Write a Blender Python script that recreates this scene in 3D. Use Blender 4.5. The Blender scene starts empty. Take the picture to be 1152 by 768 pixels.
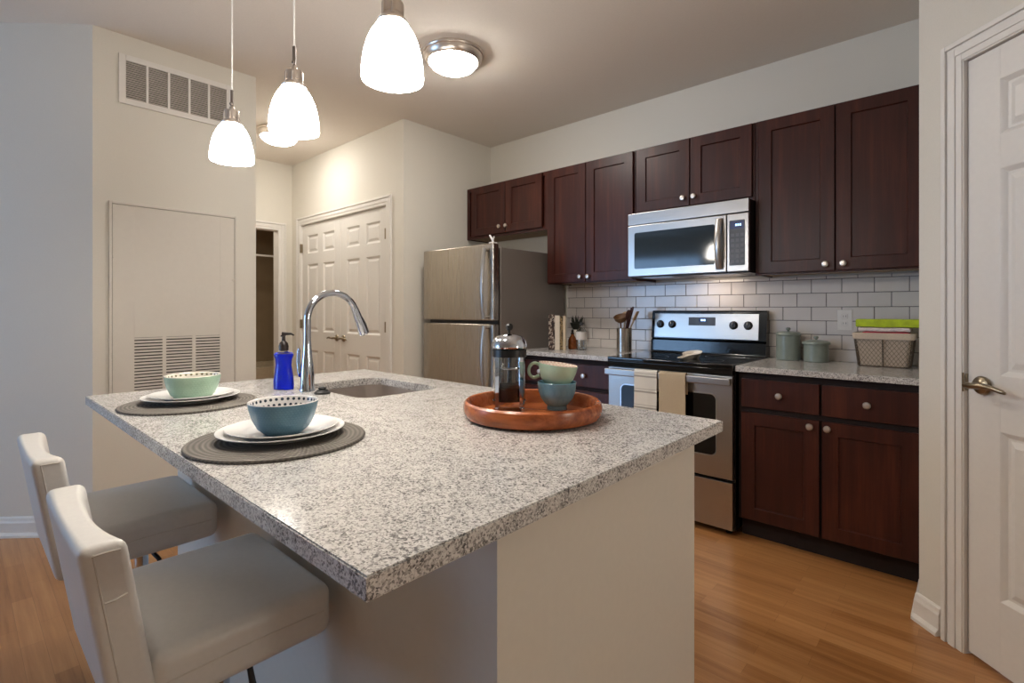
import bpy, bmesh, math, random
from mathutils import Vector, Matrix
random.seed(4)
PI = math.pi
S = bpy.context.scene
COL = S.collection

# ------------------------------------------------------------------ camera, light, exposure
S.view_settings.view_transform = 'Standard'
S.view_settings.look = 'None'
S.view_settings.exposure = 0.20
S.view_settings.gamma = 1.0
S.view_settings.use_curve_mapping = False

cam = bpy.data.cameras.new('camera')
cam.sensor_width = 36.0
cam.lens = 572.686 / 1152 * 36.0
cam.shift_y = -35.4 / 1152
cam.clip_start = 0.02
cam_o = bpy.data.objects.new('camera', cam)
COL.objects.link(cam_o)
cam_o.location = (0, -3.429, 1.208)
cam_o.rotation_euler = (PI / 2, 0, math.radians(42.259))
S.camera = cam_o

W = bpy.data.worlds.new('daylight')
S.world = W
W.use_nodes = True
bg = W.node_tree.nodes['Background']
bg.inputs[0].default_value = (0.55, 0.72, 1.0, 1)
bg.inputs[1].default_value = 0.8

WARM = (1.0, 0.95, 0.875)
WINDOW_W, PENDANT, FLUSH, TASK = 85.0, 46.0, 66.0, 0.8
FILL_W, BATH_W = 18.0, 9.0

def area(name, loc, rot, sx, sy, watts, col):
    l = bpy.data.lights.new(name, 'AREA')
    l.shape = 'RECTANGLE'; l.size = sx; l.size_y = sy
    l.energy = watts; l.color = col
    o = bpy.data.objects.new(name, l)
    o.location = loc; o.rotation_euler = rot
    COL.objects.link(o)
    return o
area('window_daylight', (-5.2, -7.40, 1.35), (PI / 2, 0, math.radians(-18)), 2.2, 1.9, WINDOW_W, (0.34, 0.60, 1.0))
tl = bpy.data.lights.new('right_fill_light', 'POINT'); tl.energy = FILL_W; tl.color = (1.0, .92, .80); tl.shadow_soft_size = .12  # added fill light without a fixture, brightens the island end panel
tlo = bpy.data.objects.new('right_fill_light', tl); tlo.location = (1.5, -2.10, 1.35); COL.objects.link(tlo)
area('bathroom_fill_light', (-6.0, -1.3, 2.2), (0, 0, 0), .3, .3, BATH_W, (1.0, .88, .72))  # added fill, no fixture: lifts the dark room beyond the doorway

# ------------------------------------------------------------------ materials
def lin(c):
    return tuple(((v / 255) / 12.92 if v / 255 <= 0.04045 else ((v / 255 + 0.055) / 1.055) ** 2.4) for v in c) + (1,)

class Mat:
    def __init__(s, name):
        s.m = bpy.data.materials.new(name); s.m.use_nodes = True
        s.nt = s.m.node_tree; s.n = s.nt.nodes; s.b = s.n['Principled BSDF']
    def link(s, a, b): s.nt.links.new(a, b)
    def node(s, t, **kw):
        n = s.n.new(t)
        for k, v in kw.items():
            if k.startswith('i_'): n.inputs[k[2:].replace('_', ' ')].default_value = v
            else: setattr(n, k, v)
        return n
    def coord(s, scale=(1, 1, 1), rot=(0, 0, 0), loc=(0, 0, 0)):
        t = s.node('ShaderNodeTexCoord'); mp = s.node('ShaderNodeMapping')
        mp.inputs['Scale'].default_value = scale; mp.inputs['Rotation'].default_value = rot
        mp.inputs['Location'].default_value = loc
        s.link(t.outputs['Object'], mp.inputs[0]); return mp.outputs[0]
    def noise(s, vec, scale, detail=3, rough=.5):
        n = s.node('ShaderNodeTexNoise'); n.inputs['Scale'].default_value = scale
        n.inputs['Detail'].default_value = detail; n.inputs['Roughness'].default_value = rough
        s.link(vec, n.inputs['Vector']); return n.outputs['Fac']
    def ramp(s, fac, stops, interp='LINEAR'):
        r = s.node('ShaderNodeValToRGB'); e = r.color_ramp; e.interpolation = interp
        while len(e.elements) < len(stops): e.elements.new(0.5)
        for el, (p, c) in zip(e.elements, stops):
            el.position = p; el.color = c if len(c) == 4 else lin(c)
        s.link(fac, r.inputs[0]); return r.outputs[0]
    def math(s, op, a, b=None, c=None):
        n = s.node('ShaderNodeMath', operation=op)
        for i, v in enumerate((a, b, c)):
            if v is None: continue
            if isinstance(v, (int, float)): n.inputs[i].default_value = v
            else: s.link(v, n.inputs[i])
        return n.outputs[0]
    def mix(s, fac, a, b, mode='MIX'):
        n = s.node('ShaderNodeMix', data_type='RGBA', blend_type=mode)
        if isinstance(fac, (int, float)): n.inputs[0].default_value = fac
        else: s.link(fac, n.inputs[0])
        for i, v in ((6, a), (7, b)):
            if isinstance(v, tuple): n.inputs[i].default_value = v
            else: s.link(v, n.inputs[i])
        return n.outputs[2]
    def bump(s, h, strength=.2, dist=.002):
        n = s.node('ShaderNodeBump'); n.inputs['Strength'].default_value = strength
        n.inputs['Distance'].default_value = dist
        s.link(h, n.inputs['Height']); s.link(n.outputs[0], s.b.inputs['Normal'])
    def base(s, c):
        if isinstance(c, tuple): s.b.inputs['Base Color'].default_value = c
        else: s.link(c, s.b.inputs['Base Color'])
    def set(s, **kw):
        for k, v in kw.items(): s.b.inputs[k.replace('_', ' ')].default_value = v
        return s

def plain(name, rgb, rough=.5, metal=0., var=.06, scale=40., bump=0., **kw):
    """a single colour with faint procedural mottling"""
    m = Mat(name); v = m.coord()
    f = m.noise(v, scale, 3)
    c = lin(rgb); lo = tuple(x * (1 - var) for x in c[:3]) + (1,); hi = tuple(min(1, x * (1 + var)) for x in c[:3]) + (1,)
    m.base(m.ramp(f, [(.3, lo), (.7, hi)]))
    m.set(Roughness=rough, Metallic=metal, **kw)
    if bump: m.bump(f, bump, .001)
    return m.m

M = {}
M['wall'] = plain('wall_paint', (221, 216, 205), .75, var=.015, scale=180, bump=.05)
M['ceiling'] = plain('ceiling_paint', (227, 219, 209), .9, var=.02, scale=150, bump=.08)
M['trim'] = plain('white_trim_paint', (228, 224, 218), .38, var=.01, scale=30)
M['door'] = plain('white_door_paint', (226, 222, 216), .4, var=.012, scale=60, bump=.03)
M['island'] = plain('island_paint', (220, 214, 202), .55, var=.012, scale=60)
M['panelpaint'] = plain('access_panel_paint', (216, 210, 200), .55, var=.012, scale=40)
M['slatgrey'] = plain('vent_slat_paint', (196, 188, 180), .5)
M['ventdark'] = plain('vent_shaft_dark', (70, 64, 60), .8)
M['black'] = plain('black_plastic', (14, 14, 16), .35)
M['blackgloss'] = plain('black_gloss_enamel', (8, 9, 11), .12, var=.02)
M['blackglass'] = plain('black_glass', (6, 7, 9), .04, var=.02)
M['ovenglass'] = plain('oven_window_glass', (9, 8, 8), .06, var=.02)
M['mwglass'] = plain('microwave_window_glass', (38, 46, 52), .07, var=.03)
M['dkgrey'] = plain('dark_grey_plastic', (62, 62, 68), .35)
M['nickel'] = plain('satin_nickel', (222, 212, 202), .3, 1., var=.05)
M['stem'] = plain('dark_nickel_rod', (134, 126, 120), .35, .9)
M['keys'] = plain('keypad_grey', (84, 84, 90), .4)
M['knob'] = plain('brushed_nickel_knob', (214, 204, 194), .33, .9, var=.04)
M['bronze'] = plain('aged_nickel', (150, 138, 118), .28, 1., var=.08)
M['chrome'] = plain('chrome', (205, 210, 218), .06, 1., var=.02)
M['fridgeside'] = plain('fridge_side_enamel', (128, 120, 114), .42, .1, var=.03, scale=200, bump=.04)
M['leather'] = plain('white_leather', (222, 218, 212), .42, var=.02, scale=90, bump=.12)
M['seam'] = plain('leather_stitching', (214, 208, 200), .6)
M['plate'] = plain('white_porcelain', (232, 230, 228), .16, var=.01)
M['sage'] = plain('sage_enamel', (130, 139, 130), .3, var=.04)
M['towelwhite'] = plain('plain_towel', (226, 220, 206), .9, var=.05, scale=300, bump=.4)
M['towelbeige'] = plain('beige_linen', (188, 170, 142), .9, var=.08, scale=400, bump=.4)
M['linen'] = plain('basket_linen', (204, 186, 166), .9, var=.07, scale=250, bump=.4)
M['wire'] = plain('dark_wire', (104, 92, 80), .5, .6)
M['lime'] = plain('lime_paper', (176, 196, 22), .6, var=.2, scale=35)
M['pinkwhite'] = plain('floral_paper', (228, 214, 208), .7, var=.15, scale=90)
M['red'] = plain('red_paper', (178, 34, 62), .6, var=.1)
M['ceramic'] = plain('cream_ceramic', (236, 229, 218), .25, var=.03)
M['woodspoon'] = plain('olive_wood', (110, 78, 48), .55, var=.3, scale=60)
M['woodred'] = plain('dark_red_wood', (76, 42, 36), .5, var=.3, scale=60)
M['woodtan'] = plain('pale_wood', (190, 160, 124), .6, var=.15, scale=60)
M['paper'] = plain('book_pages', (214, 202, 184), .85, var=.06, scale=400)
M['bookwhite'] = plain('white_book_cloth', (222, 208, 188), .6, var=.04)
M['bookcream'] = plain('cream_book_cloth', (206, 186, 156), .6, var=.06)
M['leafdark'] = plain('dark_leaves', (38, 42, 34), .5, var=.3)
M['label'] = plain('white_label', (216, 208, 200), .6, var=.03)
M['rubber'] = plain('black_rubber', (18, 17, 18), .5)
M['tub'] = plain('tub_enamel', (190, 176, 152), .3)
M['bathtile'] = plain('bath_wall', (150, 132, 106), .6, var=.06, scale=6)
M['coffee'] = plain('coffee_grounds', (40, 28, 22), .8, var=.5, scale=200, bump=.6)
M['white'] = plain('white_plastic', (232, 228, 224), .35, var=.01)

def emis(name, col, strength, body=(240, 238, 232)):
    m = Mat(name); m.base(lin(body)); m.set(Roughness=.3)
    m.b.inputs['Emission Color'].default_value = col + (1,)
    m.b.inputs['Emission Strength'].default_value = strength
    return m.m
M['shade'] = emis('lit_opal_glass', WARM, PENDANT)
M['dome'] = emis('lit_frosted_glass', WARM, FLUSH)
M['domehall'] = emis('lit_frosted_glass_dimmer', WARM, FLUSH * .72)
M['clock'] = emis('clock_digits', (.35, .6, 1.), 3.0, (20, 40, 90))
M['clockglow'] = emis('clock_backlight', (.05, .12, .5), .10, (10, 14, 40))

def mk_steel(name, rgb, rough, axis):
    m = Mat(name)
    sc = {'x': (3, 200, 1100), 'z': (1100, 200, 3)}[axis]
    f = m.noise(m.coord(sc), 1.0, 3)
    c = lin(rgb)
    m.base(m.ramp(f, [(.3, tuple(x * .93 for x in c[:3]) + (1,)), (.7, c)]))
    m.set(Metallic=1., Roughness=rough)
    r = m.math('MULTIPLY_ADD', f, .12, rough - .06); m.link(r, m.b.inputs['Roughness'])
    return m.m
M['steel'] = mk_steel('brushed_steel', (178, 174, 170), .30, 'x')
M['steelv'] = mk_steel('brushed_steel_vertical_grain', (182, 174, 164), .27, 'z')
M['sinksteel'] = plain('sink_steel', (176, 166, 158), .42, .65, var=.03)

def mk_granite():
    m = Mat('speckled_granite'); v = m.coord()
    wob = m.node('ShaderNodeTexNoise'); wob.inputs['Scale'].default_value = 160; m.link(v, wob.inputs['Vector'])
    add = m.node('ShaderNodeVectorMath', operation='MULTIPLY_ADD')
    m.link(wob.outputs['Color'], add.inputs[0]); add.inputs[1].default_value = (.006,) * 3; m.link(v, add.inputs[2])
    vo = m.node('ShaderNodeTexVoronoi'); vo.inputs['Scale'].default_value = 330
    m.link(add.outputs[0], vo.inputs['Vector'])
    sep = m.node('ShaderNodeSeparateColor'); m.link(vo.outputs['Color'], sep.inputs[0])
    big = m.noise(v, 30, 3)
    val = m.math('MULTIPLY_ADD', big, .75, m.math('SUBTRACT', sep.outputs[0], .375))
    c1 = m.ramp(val, [(0, (104, 101, 101)), (.12, (142, 138, 136)), (.28, (180, 176, 172)), (.5, (206, 202, 198)), (.8, (222, 219, 215))])
    vo2 = m.node('ShaderNodeTexVoronoi'); vo2.inputs['Scale'].default_value = 470; m.link(add.outputs[0], vo2.inputs['Vector'])
    sep2 = m.node('ShaderNodeSeparateColor'); m.link(vo2.outputs['Color'], sep2.inputs[0])
    dk = m.ramp(sep2.outputs[1], [(0, (1, 1, 1, 1)), (.10, (1, 1, 1, 1)), (.15, (0, 0, 0, 1))])
    m.base(m.mix(m.math('MULTIPLY', dk, .6), c1, lin((74, 68, 66))))
    m.set(Roughness=.16)
    return m.m
M['granite'] = mk_granite()

def mk_cherry():
    m = Mat('dark_cherry_wood')
    g = m.noise(m.coord((22, 22, 1.4)), 1.0, 5, .6)
    g2 = m.noise(m.coord((160, 160, 4)), 1.0, 3)
    blot = m.noise(m.coord((3, 3, 2)), 1.0, 3)
    val = m.math('ADD', m.math('MULTIPLY', g, .6), m.math('ADD', m.math('MULTIPLY', g2, .2), m.math('MULTIPLY', blot, .3)))
    m.base(m.ramp(val, [(.3, (40, 16, 12)), (.55, (61, 26, 19)), (.75, (86, 42, 29))]))
    m.set(Roughness=.38); m.b.inputs['Specular IOR Level'].default_value = .35
    m.bump(g2, .04, .0006)
    return m.m
M['cherry'] = mk_cherry()
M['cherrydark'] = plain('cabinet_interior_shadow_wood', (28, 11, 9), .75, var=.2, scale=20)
M['ply'] = plain('cabinet_underside_ply', (150, 124, 96), .6, var=.1, scale=20)

def mk_floor():
    m = Mat('oak_strip_laminate'); v = m.coord()
    br = m.node('ShaderNodeTexBrick'); br.offset = .37; br.offset_frequency = 2; br.squash = 1
    br.inputs['Scale'].default_value = 1
    br.inputs['Brick Width'].default_value = .42; br.inputs['Row Height'].default_value = .064
    br.inputs['Mortar Size'].default_value = .0008; br.inputs['Mortar Smooth'].default_value = .3
    br.inputs['Bias'].default_value = 0
    br.inputs['Color1'].default_value = (0, 0, 0, 1); br.inputs['Color2'].default_value = (1, 1, 1, 1); br.inputs['Mortar'].default_value = (.4, .4, .4, 1)
    m.link(v, br.inputs['Vector'])
    sep = m.node('ShaderNodeSeparateColor'); m.link(br.outputs['Color'], sep.inputs[0])
    g = m.noise(m.coord((2.2, 46, 1)), 1.0, 6, .62)
    g2 = m.noise(m.coord((1.2, 7, 1)), 1.0, 4, .6)
    val = m.math('ADD', m.math('MULTIPLY', sep.outputs[0], .20), m.math('ADD', m.math('MULTIPLY', g, .62), m.math('MULTIPLY', g2, .3)))
    c = m.ramp(val, [(.30, (122, 74, 38)), (.46, (160, 108, 60)), (.66, (182, 130, 80)), (.85, (194, 148, 97))])
    c = m.mix(m.math('MULTIPLY', br.outputs['Fac'], .4), c, lin((96, 58, 32)))
    m.base(c); m.set(Roughness=.3)
    m.bump(g, .03, .0006)
    return m.m
M['floor'] = mk_floor()
M['tile'] = plain('white_subway_tile', (222, 216, 212), .14, var=.02, scale=14)
M['grout'] = plain('grey_grout', (112, 104, 106), .9)

def dots(m, n_around, v_per_m, rad):
    """mask of dots on a turned surface around local z"""
    t = m.node('ShaderNodeTexCoord'); s = m.node('ShaderNodeSeparateXYZ'); m.link(t.outputs['Object'], s.inputs[0])
    ang = m.math('ARCTAN2', s.outputs[1], s.outputs[0])
    vv = m.math('MULTIPLY_ADD', s.outputs[2], v_per_m, .45)
    row = m.math('FLOOR', vv)
    u = m.math('MULTIPLY_ADD', ang, n_around / (2 * PI), m.math('MULTIPLY', row, .5))
    du = m.math('SUBTRACT', m.math('FRACT', m.math('ADD', u, 100.)), .5)
    dv = m.math('SUBTRACT', m.math('FRACT', m.math('ADD', vv, .0)), .5)
    r2 = m.math('ADD', m.math('MULTIPLY', du, du), m.math('MULTIPLY', dv, dv))
    return m.math('LESS_THAN', r2, rad * rad)
def mk_dotted(name, ground, dot, n, vpm, rad):
    m = Mat(name); k = dots(m, n, vpm, rad)
    m.base(m.mix(k, lin(ground), lin(dot))); m.set(Roughness=.2); return m.m
def mk_emboss(name, rgb, hi, n, vpm):
    m = Mat(name); k = dots(m, n, vpm, .36)
    f = m.noise(m.coord(), 30, 3)
    c = m.mix(f, lin(rgb), lin(hi))
    m.base(m.mix(m.math('MULTIPLY', k, .25), c, lin(hi))); m.set(Roughness=.22); m.bump(k, .35, .0012); return m.m
M['bowlblue'] = mk_emboss('blue_embossed_glaze', (72, 114, 138), (112, 152, 170), 60, 190)
M['bowlgreen'] = mk_emboss('mint_glaze', (164, 200, 174), (190, 220, 194), 50, 150)
M['bluedots'] = mk_dotted('white_glaze_blue_dots', (232, 230, 228), (52, 62, 78), 34, 78, .27)
M['greendots'] = mk_dotted('white_glaze_pale_dots', (230, 226, 214), (126, 122, 96), 30, 76, .24)
M['mugin'] = mk_dotted('cream_glaze_faint_dots', (226, 214, 200), (206, 176, 164), 30, 110, .3)
M['mugblue'] = mk_emboss('teal_blue_glaze', (80, 132, 156), (124, 170, 188), 18, 40)
M['muggreen'] = mk_emboss('mint_mug_glaze', (166, 208, 182), (200, 228, 206), 60, 200)

def mk_mat():
    m = Mat('braided_taupe_cord'); t = m.node('ShaderNodeTexCoord'); s = m.node('ShaderNodeSeparateXYZ'); m.link(t.outputs['Object'], s.inputs[0])
    r = m.math('SQRT', m.math('ADD', m.math('MULTIPLY', s.outputs[0], s.outputs[0]), m.math('MULTIPLY', s.outputs[1], s.outputs[1])))
    a = m.math('ARCTAN2', s.outputs[1], s.outputs[0])
    ring = m.math('SINE', m.math('MULTIPLY', r, 2 * PI / .0105))
    tw = m.math('SINE', m.math('ADD', m.math('MULTIPLY', a, 110.), m.math('MULTIPLY', r, 330.)))
    h = m.math('ADD', m.math('MULTIPLY', ring, .6), m.math('MULTIPLY', tw, .4))
    m.base(m.ramp(m.math('MULTIPLY_ADD', h, .5, .5), [(.0, (78, 73, 68)), (1., (122, 115, 106))]))
    m.set(Roughness=.85); m.bump(h, .6, .002); return m.m
M['mat'] = mk_mat()

def mk_traywood():
    m = Mat('acacia_wood'); t = m.node('ShaderNodeTexCoord'); s = m.node('ShaderNodeSeparateXYZ'); m.link(t.outputs['Object'], s.inputs[0])
    stave = m.math('FLOOR', m.math('MULTIPLY', s.outputs[1], 1 / .055))
    wn = m.node('ShaderNodeTexWhiteNoise', noise_dimensions='1D'); m.link(stave, wn.inputs['W'])
    g = m.noise(m.coord((5, 60, 60)), 1.0, 5, .6)
    val = m.math('ADD', m.math('MULTIPLY', wn.outputs['Value'], .25), m.math('MULTIPLY', g, .8))
    m.base(m.ramp(val, [(.25, (116, 54, 24)), (.5, (166, 88, 42)), (.8, (194, 116, 64))]))
    m.set(Roughness=.26); return m.m
M['traywood'] = mk_traywood()

def mk_glass(name, rgb, rough=.02, ior=1.45):
    m = Mat(name); m.base(lin(rgb)); m.set(Roughness=rough, IOR=ior); m.b.inputs['Transmission Weight'].default_value = 1
    return m.m
M['glass'] = mk_glass('clear_glass', (246, 248, 248))
M['clearplastic'] = mk_glass('clear_plastic', (238, 240, 250), .08, 1.15)
M['soap'] = plain('blue_dish_soap', (8, 32, 200), .12, var=.05, scale=20)
M['amber'] = plain('amber_glass', (138, 74, 34), .1, var=.35, scale=50)
M['darkpump'] = plain('dark_bronze_pump', (36, 26, 24), .3)

def mk_patterned(name, stops, scale):
    m = Mat(name); f = m.noise(m.coord(), scale, 4, .6)
    m.base(m.ramp(f, stops, 'CONSTANT')); m.set(Roughness=.5); return m.m
M['bookdark'] = mk_patterned('dark_patterned_book_cover', [(0, (30, 20, 17)), (.46, (86, 60, 48)), (.53, (176, 164, 150)), (.60, (40, 26, 22))], 38)
M['bookolive'] = mk_patterned('olive_patterned_book_cover', [(0, (64, 48, 28)), (.48, (150, 124, 84)), (.6, (70, 54, 34))], 60)

def mk_stripe():
    m = Mat('striped_towel'); t = m.node('ShaderNodeTexCoord'); s = m.node('ShaderNodeSeparateXYZ'); m.link(t.outputs['Object'], s.inputs[0])
    z = s.outputs[2]; k = None
    for c in (.822, .732, .640, .548):
        a = m.math('LESS_THAN', m.math('ABSOLUTE', m.math('SUBTRACT', z, c)), .005)
        b = m.math('LESS_THAN', m.math('ABSOLUTE', m.math('SUBTRACT', z, c + .016)), .0015)
        q = m.math('MAXIMUM', a, b); k = q if k is None else m.math('MAXIMUM', k, q)
    f = m.noise(m.coord(), 400, 2)
    m.base(m.mix(m.math('MULTIPLY', k, .7), lin((226, 220, 208)), lin((132, 124, 114)))); m.set(Roughness=.9); m.bump(f, .3, .001); return m.m
M['stripe'] = mk_stripe()

# ------------------------------------------------------------------ mesh helpers
class B:
    """collects shapes, then links them as one mesh object"""
    def __init__(s): s.bm = bmesh.new(); s.mi = 0
    def _merge(s, b2, T=None, mi=None):
        if T is not None: b2.transform(T)
        me = bpy.data.meshes.new('tmp'); b2.to_mesh(me); b2.free()
        n0 = len(s.bm.faces); s.bm.from_mesh(me); bpy.data.meshes.remove(me)
        if mi is not None:
            s.bm.faces.ensure_lookup_table()
            for f in s.bm.faces[n0:]: f.material_index = mi
    def box(s, x0, x1, y0, y1, z0, z1, bev=0., seg=2, fn=None, cuts=None, T=None, mi=None):
        b = bmesh.new(); bmesh.ops.create_cube(b, size=1)
        for v in b.verts:
            v.co = Vector(((x0 + x1) / 2 + v.co.x * (x1 - x0), (y0 + y1) / 2 + v.co.y * (y1 - y0), (z0 + z1) / 2 + v.co.z * (z1 - z0)))
        if bev: bmesh.ops.bevel(b, geom=b.edges[:], offset=bev, segments=seg, profile=.5, affect='EDGES')
        if cuts:
            for ax, k in enumerate(cuts):
                lo, hi = ((x0, x1), (y0, y1), (z0, z1))[ax]
                for i in range(1, k):
                    c = [0, 0, 0]; c[ax] = lo + (hi - lo) * i / k; n = [0, 0, 0]; n[ax] = 1
                    bmesh.ops.bisect_plane(b, geom=b.verts[:] + b.edges[:] + b.faces[:], plane_co=c, plane_no=n)
        if fn:
            for v in b.verts: v.co = Vector(fn(*v.co))
        s._merge(b, T, mi); return s
    def loft(s, loops, close=True, cap0=True, cap1=True, T=None, mi=None):
        b = bmesh.new(); rows = [[b.verts.new(p) for p in lp] for lp in loops]
        n = len(rows[0])
        for r0, r1 in zip(rows, rows[1:]):
            for i in range(n if close else n - 1):
                j = (i + 1) % n
                b.faces.new((r0[i], r0[j], r1[j], r1[i]))
        if cap0: b.faces.new(rows[0][::-1])
        if cap1: b.faces.new(rows[-1])
        bmesh.ops.recalc_face_normals(b, faces=b.faces[:])
        s._merge(b, T, mi); return s
    def lathe(s, prof, c=(0, 0, 0), seg=40, T=None, mi=None, split=None, mi2=None):
        """prof: list of (r, z) ; r 0 at an end closes it. split: profile index from which faces take mi2"""
        b = bmesh.new(); rows = []
        for r, z in prof:
            if r < 1e-6: rows.append([b.verts.new((c[0], c[1], c[2] + z))])
            else: rows.append([b.verts.new((c[0] + r * math.cos(2 * PI * i / seg), c[1] + r * math.sin(2 * PI * i / seg), c[2] + z)) for i in range(seg)])
        for k, (a, d) in enumerate(zip(rows, rows[1:])):
            for i in range(seg):
                j = (i + 1) % seg
                if len(a) == 1 and len(d) == 1: continue
                if len(a) == 1: f = b.faces.new((a[0], d[j], d[i]))
                elif len(d) == 1: f = b.faces.new((a[i], a[j], d[0]))
                else: f = b.faces.new((a[i], a[j], d[j], d[i]))
                if split is not None and k >= split: f.material_index = mi2
        if split is None and len(rows[0]) == 1 and len(rows[-1]) == 1 or True:
            mats = {f: f.material_index for f in b.faces}
            bmesh.ops.recalc_face_normals(b, faces=b.faces[:])
        s._merge(b, T, mi); return s
    def tube(s, pts, r, seg=10, T=None, mi=None):
        pts = [Vector(p) for p in pts]; rs = r if isinstance(r, (list, tuple)) else [r] * len(pts)
        loops = []; up = None
        for i, p in enumerate(pts):
            t = (pts[min(i + 1, len(pts) - 1)] - pts[max(i - 1, 0)]).normalized()
            if up is None:
                up = Vector((0, 0, 1)) if abs(t.z) < .9 else Vector((1, 0, 0))
            a = t.cross(up).normalized(); up2 = a.cross(t).normalized(); up = up2
            loops.append([p + (a * math.cos(2 * PI * k / seg) + up2 * math.sin(2 * PI * k / seg)) * rs[i] for k in range(seg)])
        return s.loft(loops, T=T, mi=mi)
    def cyl(s, p0, p1, r, seg=20, T=None, mi=None): return s.tube([p0, p1], r, seg, T, mi)
    def sph(s, c, r, sc=(1, 1, 1), seg=16, T=None, mi=None):
        b = bmesh.new(); bmesh.ops.create_uvsphere(b, u_segments=seg, v_segments=max(6, seg // 2), radius=r)
        for v in b.verts: v.co = Vector((c[0] + v.co.x * sc[0], c[1] + v.co.y * sc[1], c[2] + v.co.z * sc[2]))
        s._merge(b, T, mi); return s
    def prism(s, poly, z0, z1, holes=(), bev=0., T=None, mi=None):
        """flat polygon (with holes) extruded from z0 to z1"""
        b = bmesh.new(); loops = [poly] + list(holes); allv = []; edges = []
        for lp in loops:
            vs = [b.verts.new((x, y, z1)) for x, y in lp]; allv.append(vs)
            for i in range(len(vs)): edges.append(b.edges.new((vs[i], vs[(i + 1) % len(vs)])))
        bmesh.ops.triangle_fill(b, use_beauty=True, use_dissolve=False, edges=edges)
        top = b.faces[:]
        low = {}
        for vs in allv:
            for v in vs: low[v] = b.verts.new((v.co.x, v.co.y, z0))
        for f in top: b.faces.new([low[v] for v in reversed(f.verts)])
        for vs in allv:
            for i in range(len(vs)):
                j = (i + 1) % len(vs); b.faces.new((vs[i], vs[j], low[vs[j]], low[vs[i]]))
        bmesh.ops.recalc_face_normals(b, faces=b.faces[:])
        if bev:
            ee = [e for e in b.edges if len(e.link_faces) == 2 and e.calc_face_angle(0) > .6 and abs(e.verts[0].co.z - e.verts[1].co.z) < 1e-6]
            bmesh.ops.bevel(b, geom=ee, offset=bev, segments=2, affect='EDGES')
        s._merge(b, T, mi); return s
    def rings(s, x0, x1, z0, z1, steps, fill=True, T=None, mi=None):
        """nested rectangles facing -y: steps = (inset, y) from outside to inside"""
        b = bmesh.new(); rows = []
        for d, y in steps:
            rows.append([b.verts.new(p) for p in ((x0 + d, y, z0 + d), (x1 - d, y, z0 + d), (x1 - d, y, z1 - d), (x0 + d, y, z1 - d))])
        for a, c in zip(rows, rows[1:]):
            for i in range(4):
                j = (i + 1) % 4; b.faces.new((a[i], a[j], c[j], c[i]))
        if fill: b.faces.new(rows[-1])
        s._merge(b, T, mi); return s
    def out(s, name, mats, parent=None, angle=35, xform=None):
        bm = s.bm
        if xform is not None: bm.transform(xform)
        lim = math.radians(angle)
        for f in bm.faces: f.smooth = True
        for e in bm.edges:
            if len(e.link_faces) == 2 and e.calc_face_angle(0) > lim: e.smooth = False
        me = bpy.data.meshes.new(name); bm.to_mesh(me); bm.free()
        for m in (mats if isinstance(mats, (list, tuple)) else [mats]): me.materials.append(M[m] if isinstance(m, str) else m)
        o = bpy.data.objects.new(name, me); COL.objects.link(o)
        wn = o.modifiers.new('weighted_normals', 'WEIGHTED_NORMAL'); wn.keep_sharp = True; wn.weight = 80
        if parent: o.parent = parent
        return o

def thing(name, label, cat, loc=(0, 0, 0), rotz=0, group=None, rot=None):
    o = bpy.data.objects.new(name, None); o.empty_display_size = .1; COL.objects.link(o)
    o.location = loc; o.rotation_euler = rot or (0, 0, rotz)
    o['label'] = label; o['category'] = cat
    if group: o['group'] = group
    return o
def tag(o, label, cat, group=None):
    o['label'] = label; o['category'] = cat
    if group: o['group'] = group
    return o
def struct(o, label=None, cat=None):
    o['kind'] = 'structure'
    if label: o['label'] = label
    if cat: o['category'] = cat
    return o
def sub(o, label): o['label'] = label; return o
def dup(root, loc, rotz=None, label=None):
    r = root.copy(); COL.objects.link(r); r.location = loc
    if rotz is not None: r.rotation_euler = (0, 0, rotz)
    if label: r['label'] = label
    def rec(a, pa):
        for ch in list(a.children):
            c = ch.copy(); COL.objects.link(c); c.parent = pa; rec(ch, c)
    rec(root, r)
    return r
def rrect(x0, x1, y0, y1, r, n=6):
    p = []
    for cx, cy, a in ((x1 - r, y1 - r, 0), (x0 + r, y1 - r, 90), (x0 + r, y0 + r, 180), (x1 - r, y0 + r, 270)):
        for i in range(n + 1):
            t = math.radians(a + 90 * i / n); p.append((cx + r * math.cos(t), cy + r * math.sin(t)))
    return p

# ================================================================== SETTING
H = 2.743
Wl, Wr = -5.38, -0.16                # hallway end wall, kitchen right side wall
AX, AY = -3.39, -0.99                # alcove side wall x, double door wall y
VX, VY0, VY1 = -3.512, -2.919, -2.078  # vent wall
CXY = (-0.16, -0.892)                # corner where the diagonal door wall starts
q = math.sqrt(.5)
def diag(s): return (CXY[0] + q * s, CXY[1] - q * s)

struct(B().box(-7.8, 3.0, -7.8, .3, -.1, 0).out('floor', 'floor'), 'oak toned wood strip laminate floor', 'floor')
struct(B().box(-7.8, 3.0, -7.8, .3, H, H + .12).out('ceiling', 'ceiling'), 'off white ceiling', 'ceiling')
struct(B().box(AX - .12, Wr + .12, 0, .12, 0, H).out('wall_back', 'wall'), 'off white kitchen wall behind the cabinets', 'wall')
struct(B().box(AX - .12, AX, AY, -.0005, 0, H).out('wall_alcove', 'wall'), 'off white side wall beside the refrigerator', 'wall')
# double door wall, opening x -5.19..-3.615
OX0, OX1, OZ = -5.175, -3.625, 2.085
b = B().box(Wl + .0005, OX0, AY, AY + .12, 0, H).box(OX1, AX - .1205, AY, AY + .12, 0, H).box(OX0, OX1, AY, AY + .12, OZ, H)
struct(b.out('wall_hall', 'wall'), 'off white hallway wall around the double doors', 'wall')
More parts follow.
